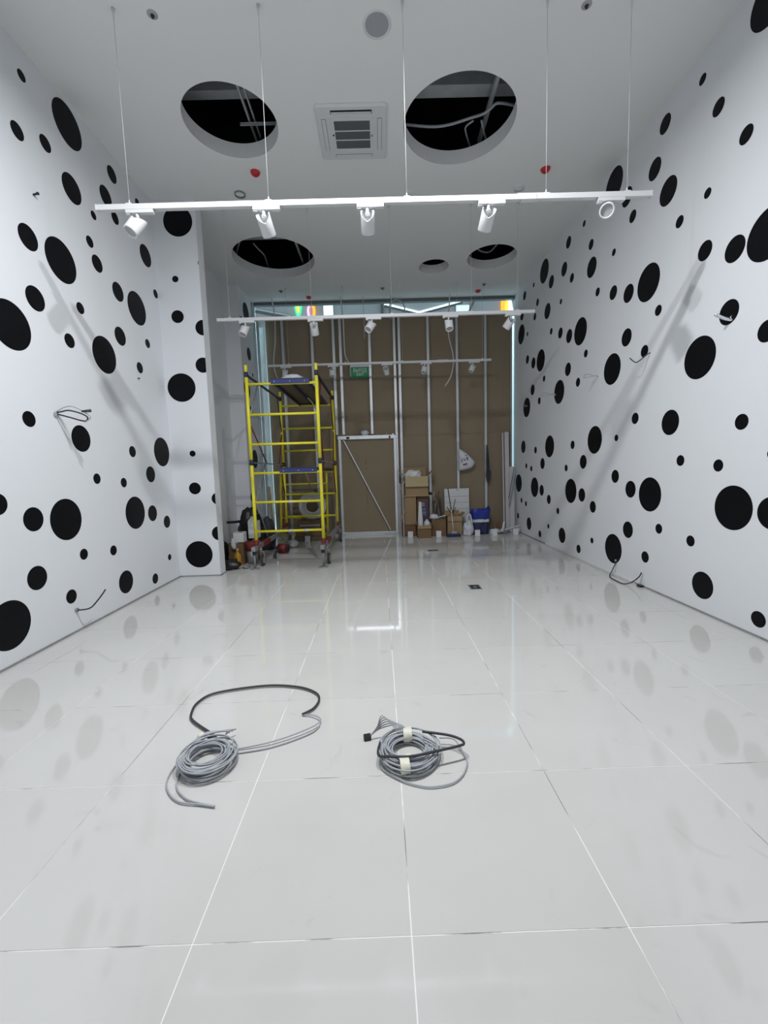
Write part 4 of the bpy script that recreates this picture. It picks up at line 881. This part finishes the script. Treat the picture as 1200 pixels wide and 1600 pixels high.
bl = blob('white_rag', M_PAPER, None, (-1.55, 7.10, .001), (.09, .09, .07), .35, seed=41, sub=3); tag(bl, 'white rag heap on floor behind the dark red tool', 'rag')

# ---------------------------------------------------------------- rubbish along the boards, right of the door
carton('carton_box', .40, .66, 7.86, 8.14, 0, .225, M_CART2, 'low brown carton at the bottom of the stack by the door', False)
carton('carton_box', .455, .675, 7.84, 8.12, .226, .765, M_CART, 'tall narrow brown carton standing under the shelf board', False)
carton('carton_box', .70, .92, 7.92, 8.14, 0, .765, M_CART2, 'tall dark carton behind the purple packet', False)
tag(MB().box(.43, .985, 7.80, 8.14, .767, .787).build('shelf_board', M_WOOD), 'thin wooden board laid across the two tall cartons', 'board')
t = carton('carton_box', .475, .905, 7.80, 8.10, .788, 1.14, M_CART, 'open carton with folded front flap on top of stack', True, .20, True, M_CART3)
bl = blob('crumpled_paper', M_PAPER, None, (.63, 7.94, 1.04), (.15, .11, .13), .4, seed=51, sub=4); tag(bl, 'crumpled white paper heaped in the open top carton', 'paper')
bl = blob('black_glove', M_BAGK, None, (.95, 7.83, .788), (.028, .03, .03), .35, seed=52, sub=3); tag(bl, 'black glove on right end of the wooden board', 'glove')
t = thing('step_ladder', (.42, 7.78, 0), 'folded grey step stool standing left of the carton stack', 'step stool')
for x, y in ((.375, 7.82), (.425, 7.76)): MB().box(x-.011, x+.011, y-.012, y+.012, .001, 1.02).build('rail', M_STEEL, t)
for z in (1.0, .45): MB().bar((.36, 7.79, z-.14), (.46, 7.79, z+.06), .03, .02).build('link', M_WOOD, t)
carton('carton_box', .675, .925, 7.58, 7.78, 0, .235, M_CART2, 'small open carton on floor in front of the stack', True, .06, True, M_CART)
t = thing('foam_bottle', (.70, 7.70, .03), 'tall white tapered bottle standing in the small carton', 'bottle')
MB().lathe([(0, .012), (.045, .012), (.048, .03), (.048, .32), (.042, .42), (.030, .60), (.024, .67), (0, .672)], (.735, 7.68, 0), 20).build('body', M_WHITE2, t)
bl = blob('clear_bag', M_BAGW, None, (.855, 7.67, .16), (.06, .06, .10), .35, seed=54, sub=3); tag(bl, 'whitish plastic wrap bulging from the small carton', 'wrapping')
t = thing('printed_packet', (.82, 7.86, 0), 'purple packet with pale bars standing behind small carton', 'packet')
MB().box(.745, .895, 7.84, 7.90, .001, .665).build('body', M_PURPLE, t, .012)
for z0, z1, x0, x1 in ((.565, .645, .775, .835), (.50, .53, .79, .855), (.435, .475, .765, .86), (.40, .42, .77, .86)): MB().box(x0, x1, 7.837, 7.8395, z0, z1).build('print_bar', M_GREYPL, t)
carton('carton_box', .955, 1.225, 7.76, 8.0, 0, .325, M_CART2, 'closed brown carton between small carton and the broom', False)
bl = blob('white_wrap', M_BAGW, None, (1.00, 7.80, .327), (.075, .05, .055), .4, seed=55, sub=3); tag(bl, 'white plastic wrap lying on the closed brown carton', 'wrapping')
plank('white_offcut', (1.02, 7.72, .35), (1.22, 7.74, .40), .035, .012, M_WHITE2, 'white plastic strip across the closed brown carton', 'strip')
t = thing('cable_bundle', (1.05, 8.05, 0), 'upright bundle of dark cables and rods between cartons and whiteboard', 'cable bundle')
rnd = random.Random(61)
for k in range(16):
    xb, xt = rnd.uniform(.99, 1.22), rnd.uniform(.98, 1.18); z1 = rnd.uniform(.52, .84)
    MB().tube(smooth_path([(xb, 8.04+rnd.uniform(-.015, .08), .006), ((xb+xt)/2+rnd.uniform(-.02, .02), 8.07+rnd.uniform(0, .05), z1*.5), (xt, 8.09+rnd.uniform(0, .05), z1)], 4), .006 if k % 4 else .009, 7).build('rod', (M_CABK, M_DARKPL, M_CART2, M_CABG)[k % 4], t)
carton('carton_box', 1.255, 1.525, 7.74, 7.99, 0, .375, M_CART, 'brown carton with raised lid right behind the broom', True, .10, True)
t = thing('floor_squeegee', (1.35, 7.66, 0), 'dark blue edged floor squeegee broom standing upright by cartons', 'broom')
MB().box(1.215, 1.475, 7.60, 7.66, .001, .035).build('blade', M_DARKPL, t); MB().box(1.22, 1.47, 7.605, 7.655, .035, .062).build('bar', M_BLUE, t, .004)
MB().box(1.305, 1.405, 7.61, 7.65, .062, .105).build('socket', M_LENS, t, .006); MB().cyl((1.345, 7.63, .10), (1.32, 7.70, .50), .010, 10).build('handle', M_CABW, t)
MB().cyl((1.32, 7.70, .50), (1.275, 7.78, .90), .009, 10).build('handle', M_DARKPL, t)
t = thing('twig_tool', (1.32, 7.69, .0), 'dark forked rods sticking up behind the broom handle', 'rods')
for b in ((1.40, 7.70, .70), (1.40, 7.70, .55), (1.24, 7.70, .56)): MB().cyl((1.335, 7.715, .40), b, .007, 8).build('rod', M_DARKPL, t)
t = thing('white_board', (1.50, 8.12, 0), 'white ruled board leaning on the studs behind cartons', 'board')
rb = Matrix.Rotation(math.radians(-4), 3, 'X')
MB().obox((1.51, 8.135, .445), (.485, .014, .86), rb).build('sheet', M_PAPER, t)
for z in (.72, .60, .48, .36): MB().obox((1.51, 8.127+.07*(z-.445), z), (.47, .002, .008), rb).build('rule', M_LENS, t)
MB().cyl((1.52, 8.147, .845), (1.52, 8.139, .845), .010, 10).build('peg_hole', M_DARKPL, t); MB().cyl((1.68, 8.147, .845), (1.68, 8.139, .845), .008, 10).build('peg_hole', M_GREYPL, t)
t = thing('plastic_bag', (1.66, 7.80, 0), 'white plastic carrier bag slumped between carton and blue bag', 'bag')
blob('bag_body', M_BAGW, t, (1.645, 7.74, .001), (.095, .065, .165), .3, seed=71, sub=4, pinch=.35)
MB().tube(smooth_path([(1.62, 7.70, .22), (1.61, 7.69, .36), (1.67, 7.69, .40), (1.71, 7.71, .22)], 6), .016, 8).build('bag_handle', M_BAGW, t)
t = thing('blue_bag', (1.90, 7.88, 0), 'large blue shopping bag with white band beside plastic bag', 'bag')
def bag_shell(x0, x1, y0, y1, z0, z1, seed, taper=.06):
    mb = MB(); nx, nz = 28, 10; vs = []; fs = []
    for k in range(nz+1):
        z = z0+(z1-z0)*k/nz
        for j in range(nx):
            a = 2*math.pi*j/nx; ca, sa = math.cos(a), math.sin(a); q = (abs(ca)**4+abs(sa)**4)**-.25
            g = 1+.26*noise.noise(Vector((ca*2.2, sa*2.2, z*6)))+.06*noise.noise(Vector((ca*7, sa*7, z*16)))+taper*(z-z0)
            top = .075*noise.noise(Vector((ca*3, sa*3, seed+5))) if k == nz else 0
            vs.append(((x0+x1)/2+(x1-x0)/2*ca*q*g, (y0+y1)/2+(y1-y0)/2*sa*q*g, z+top))
    for k in range(nz):
        for j in range(nx): j2 = (j+1) % nx; fs.append((k*nx+j, k*nx+j2, (k+1)*nx+j2, (k+1)*nx+j))
    fs.append(tuple(range(nx-1, -1, -1))); mb.add(vs, fs, True); return mb
bag_shell(1.76, 2.06, 7.80, 8.02, .002, .24, 1.).build('lower_panel', M_BAGN, t)
bag_shell(1.75, 2.07, 7.79, 8.03, .235, .30, 2.).build('white_band', M_PAPER, t)
bag_shell(1.745, 2.075, 7.785, 8.03, .295, .485, 3., .3).build('upper_panel', M_BAGB, t)
MB().tube(smooth_path([(1.83, 7.79, .44), (1.86, 7.76, .485), (1.92, 7.76, .49), (1.95, 7.79, .45)], 6), .008, 8).build('handle', M_BAGB, t)
# heap of scraps by the corner
for k, (x, y, z, sx, sz, m, lb) in enumerate((
    (2.18, 7.86, .001, .085, .05, M_PAPER, 'flat white scrap heap right of the blue bag'), (2.33, 8.04, .001, .06, .12, M_CART2, 'brown paper bundle in the far right corner'),
    (2.37, 7.85, .001, .085, .055, M_LENS, 'pale grey scrap heap on floor near far right corner'), (2.57, 7.78, .001, .065, .075, M_PAPER, 'white scrap heap touching right wall at the corner'))):
    bl = blob('scrap_heap', m, None, (x, y, z), (sx, sx*.7, sz), .45, seed=80+k, sub=4); tag(bl, lb, 'scraps')
for a, b, lb in (((2.12, 7.74, .03), (2.30, 7.72, .10), 'white plastic strip lying across the flat scrap heap'), ((2.28, 7.70, .06), (2.33, 7.75, .24), 'short white strip sticking up from the scraps'), ((2.33, 7.72, .09), (2.60, 7.70, .17), 'long pale strip leaning over scraps at right wall')):
    plank('scrap_strip', a, b, .035, .010, M_WHITE2, lb, 'strip')
t = thing('hanging_bag', (1.66, 8.12, 1.2), 'white printed carrier bag hanging from a metal stud', 'bag')
import bmesh
def pillow(poly, y, th, seed, name, m, parent):
    n = 14; cx = sum(p[0] for p in poly)/len(poly); cz = sum(p[1] for p in poly)/len(poly); rings = [1, .9, .7, .4]; mb = MB(); pl_ = [Vector((p[0], p[1])) for p in poly]; N = len(pl_)
    for s in (-1, 1):
        vs = []; fs = []
        for i, r_ in enumerate(rings):
            d = th*math.sqrt(max(0, 1-r_**2.5))
            for p in pl_:
                x = cx+(p.x-cx)*r_; z = cz+(p.y-cz)*r_; vs.append((x, y+s*d*(1+.5*noise.noise(Vector((x*12, z*12, seed)))), z))
        vs.append((cx, y+s*th, cz))
        for i in range(len(rings)-1):
            for j in range(N): j2 = (j+1) % N; q = (i*N+j, i*N+j2, (i+1)*N+j2, (i+1)*N+j); fs.append(q if s < 0 else tuple(reversed(q)))
        o = (len(rings)-1)*N
        for j in range(N): q = (o+j, o+(j+1) % N, len(vs)-1); fs.append(q if s < 0 else tuple(reversed(q)))
        mb.add(vs, fs, True)
    return mb.build(name, m, parent)
outl = [(1.545, 1.66), (1.555, 1.50), (1.545, 1.35), (1.55, 1.225), (1.66, 1.235), (1.79, 1.265), (1.83, 1.30), (1.875, 1.375), (1.80, 1.47), (1.70, 1.565), (1.62, 1.615)]
pillow(outl, 8.12, .075, 2., 'bag_body', M_BAGW, t)
for x, z, w_, h_, m in ((1.60, 1.40, .035, .010, M_INK), (1.60, 1.435, .012, .05, M_INK), (1.64, 1.44, .010, .06, M_INK), (1.665, 1.43, .010, .05, M_INK), (1.70, 1.46, .025, .04, M_INK), (1.71, 1.43, .02, .02, M_INK), (1.675, 1.515, .03, .012, M_INK), (1.66, 1.345, .085, .028, M_INKR)):
    MB().obox((x, 8.12-.080, z), (w_, .004, h_), Matrix.Rotation(math.radians(-12), 3, 'Y')).build('print_mark', m, t)
MB().tube(smooth_path([(1.555, 8.12, 1.60), (1.55, 8.14, 1.72), (1.557, 8.19, 1.78)], 4), .010, 8).build('bag_handle', M_BAGW, t)
t = thing('hand_shovel', (2.11, 8.14, .98), 'black flat shovel hanging on a stud near right corner', 'shovel')
MB().prism([(2.095, 1.20), (2.185, 1.20), (2.175, 1.10), (2.155, .985), (2.115, .985), (2.092, 1.10)], 1, 8.13, 8.145).build('blade', M_DARKPL, t)
MB().prism([(2.105, 1.70), (2.125, 1.70), (2.15, 1.40), (2.155, 1.20), (2.10, 1.20), (2.098, 1.40)], 1, 8.132, 8.143).build('handle', M_DARKPL, t)
plank('thin_rod', (2.45, 8.08, .01), (2.12, 8.185, 1.72), .010, .010, M_GREYPL, 'thin dark rod leaning on boards beside the shovel', 'rod')
for x0, x1, z1, y, m, lb in ((2.405, 2.43, 1.93, 8.02, M_LILAC, 'narrow pale profile strip leaning in far right corner'), (2.445, 2.525, 1.94, 7.99, M_LILAC, 'wide pale profile strip leaning in far right corner'), (2.515, 2.60, 1.27, 7.93, M_LILAC, 'short pale profile strip in front of the tall ones')):
    tag(MB().obox(((x0+x1)/2, y+.07, z1/2+.004), (x1-x0, .018, z1), Matrix.Rotation(math.radians(-3.2), 3, 'X')).build('profile_strip', m), lb, 'profile')
for a, b, lb in (((2.47, 7.93, .66), (2.60, 7.99, 1.26), 'upper thin grey tube leaning against the pale profiles'), ((2.47, 7.90, .50), (2.61, 7.96, 1.10), 'lower thin grey tube leaning against the pale profiles')):
    tag(MB().cyl(a, b, .008, 8).build('thin_tube', M_GREYPL), lb, 'tube')
# small folded white cards on the floor in a row along the boards
for x, y, lb in ((-1.745, 8.06, 'first'), (-1.37, 7.56, 'second'), (.545, 7.72, 'third'), (1.075, 7.68, 'fourth'), (1.80, 7.66, 'fifth'), (2.125, 7.66, 'sixth'), (2.52, 7.66, 'seventh')):
    t = thing('paper_card', (x, y, 0), '%s small white folded card from left along board wall' % lb, 'card', 'white folded cards on the floor')
    MB().obox((x, y, .056), (.095, .003, .112), Matrix.Rotation(math.radians(-8), 3, 'X')).build('front', M_PAPER, t)
    MB().box(x-.047, x+.047, y-.075, y-.008, .0008, .003).build('base', M_PAPER, t)
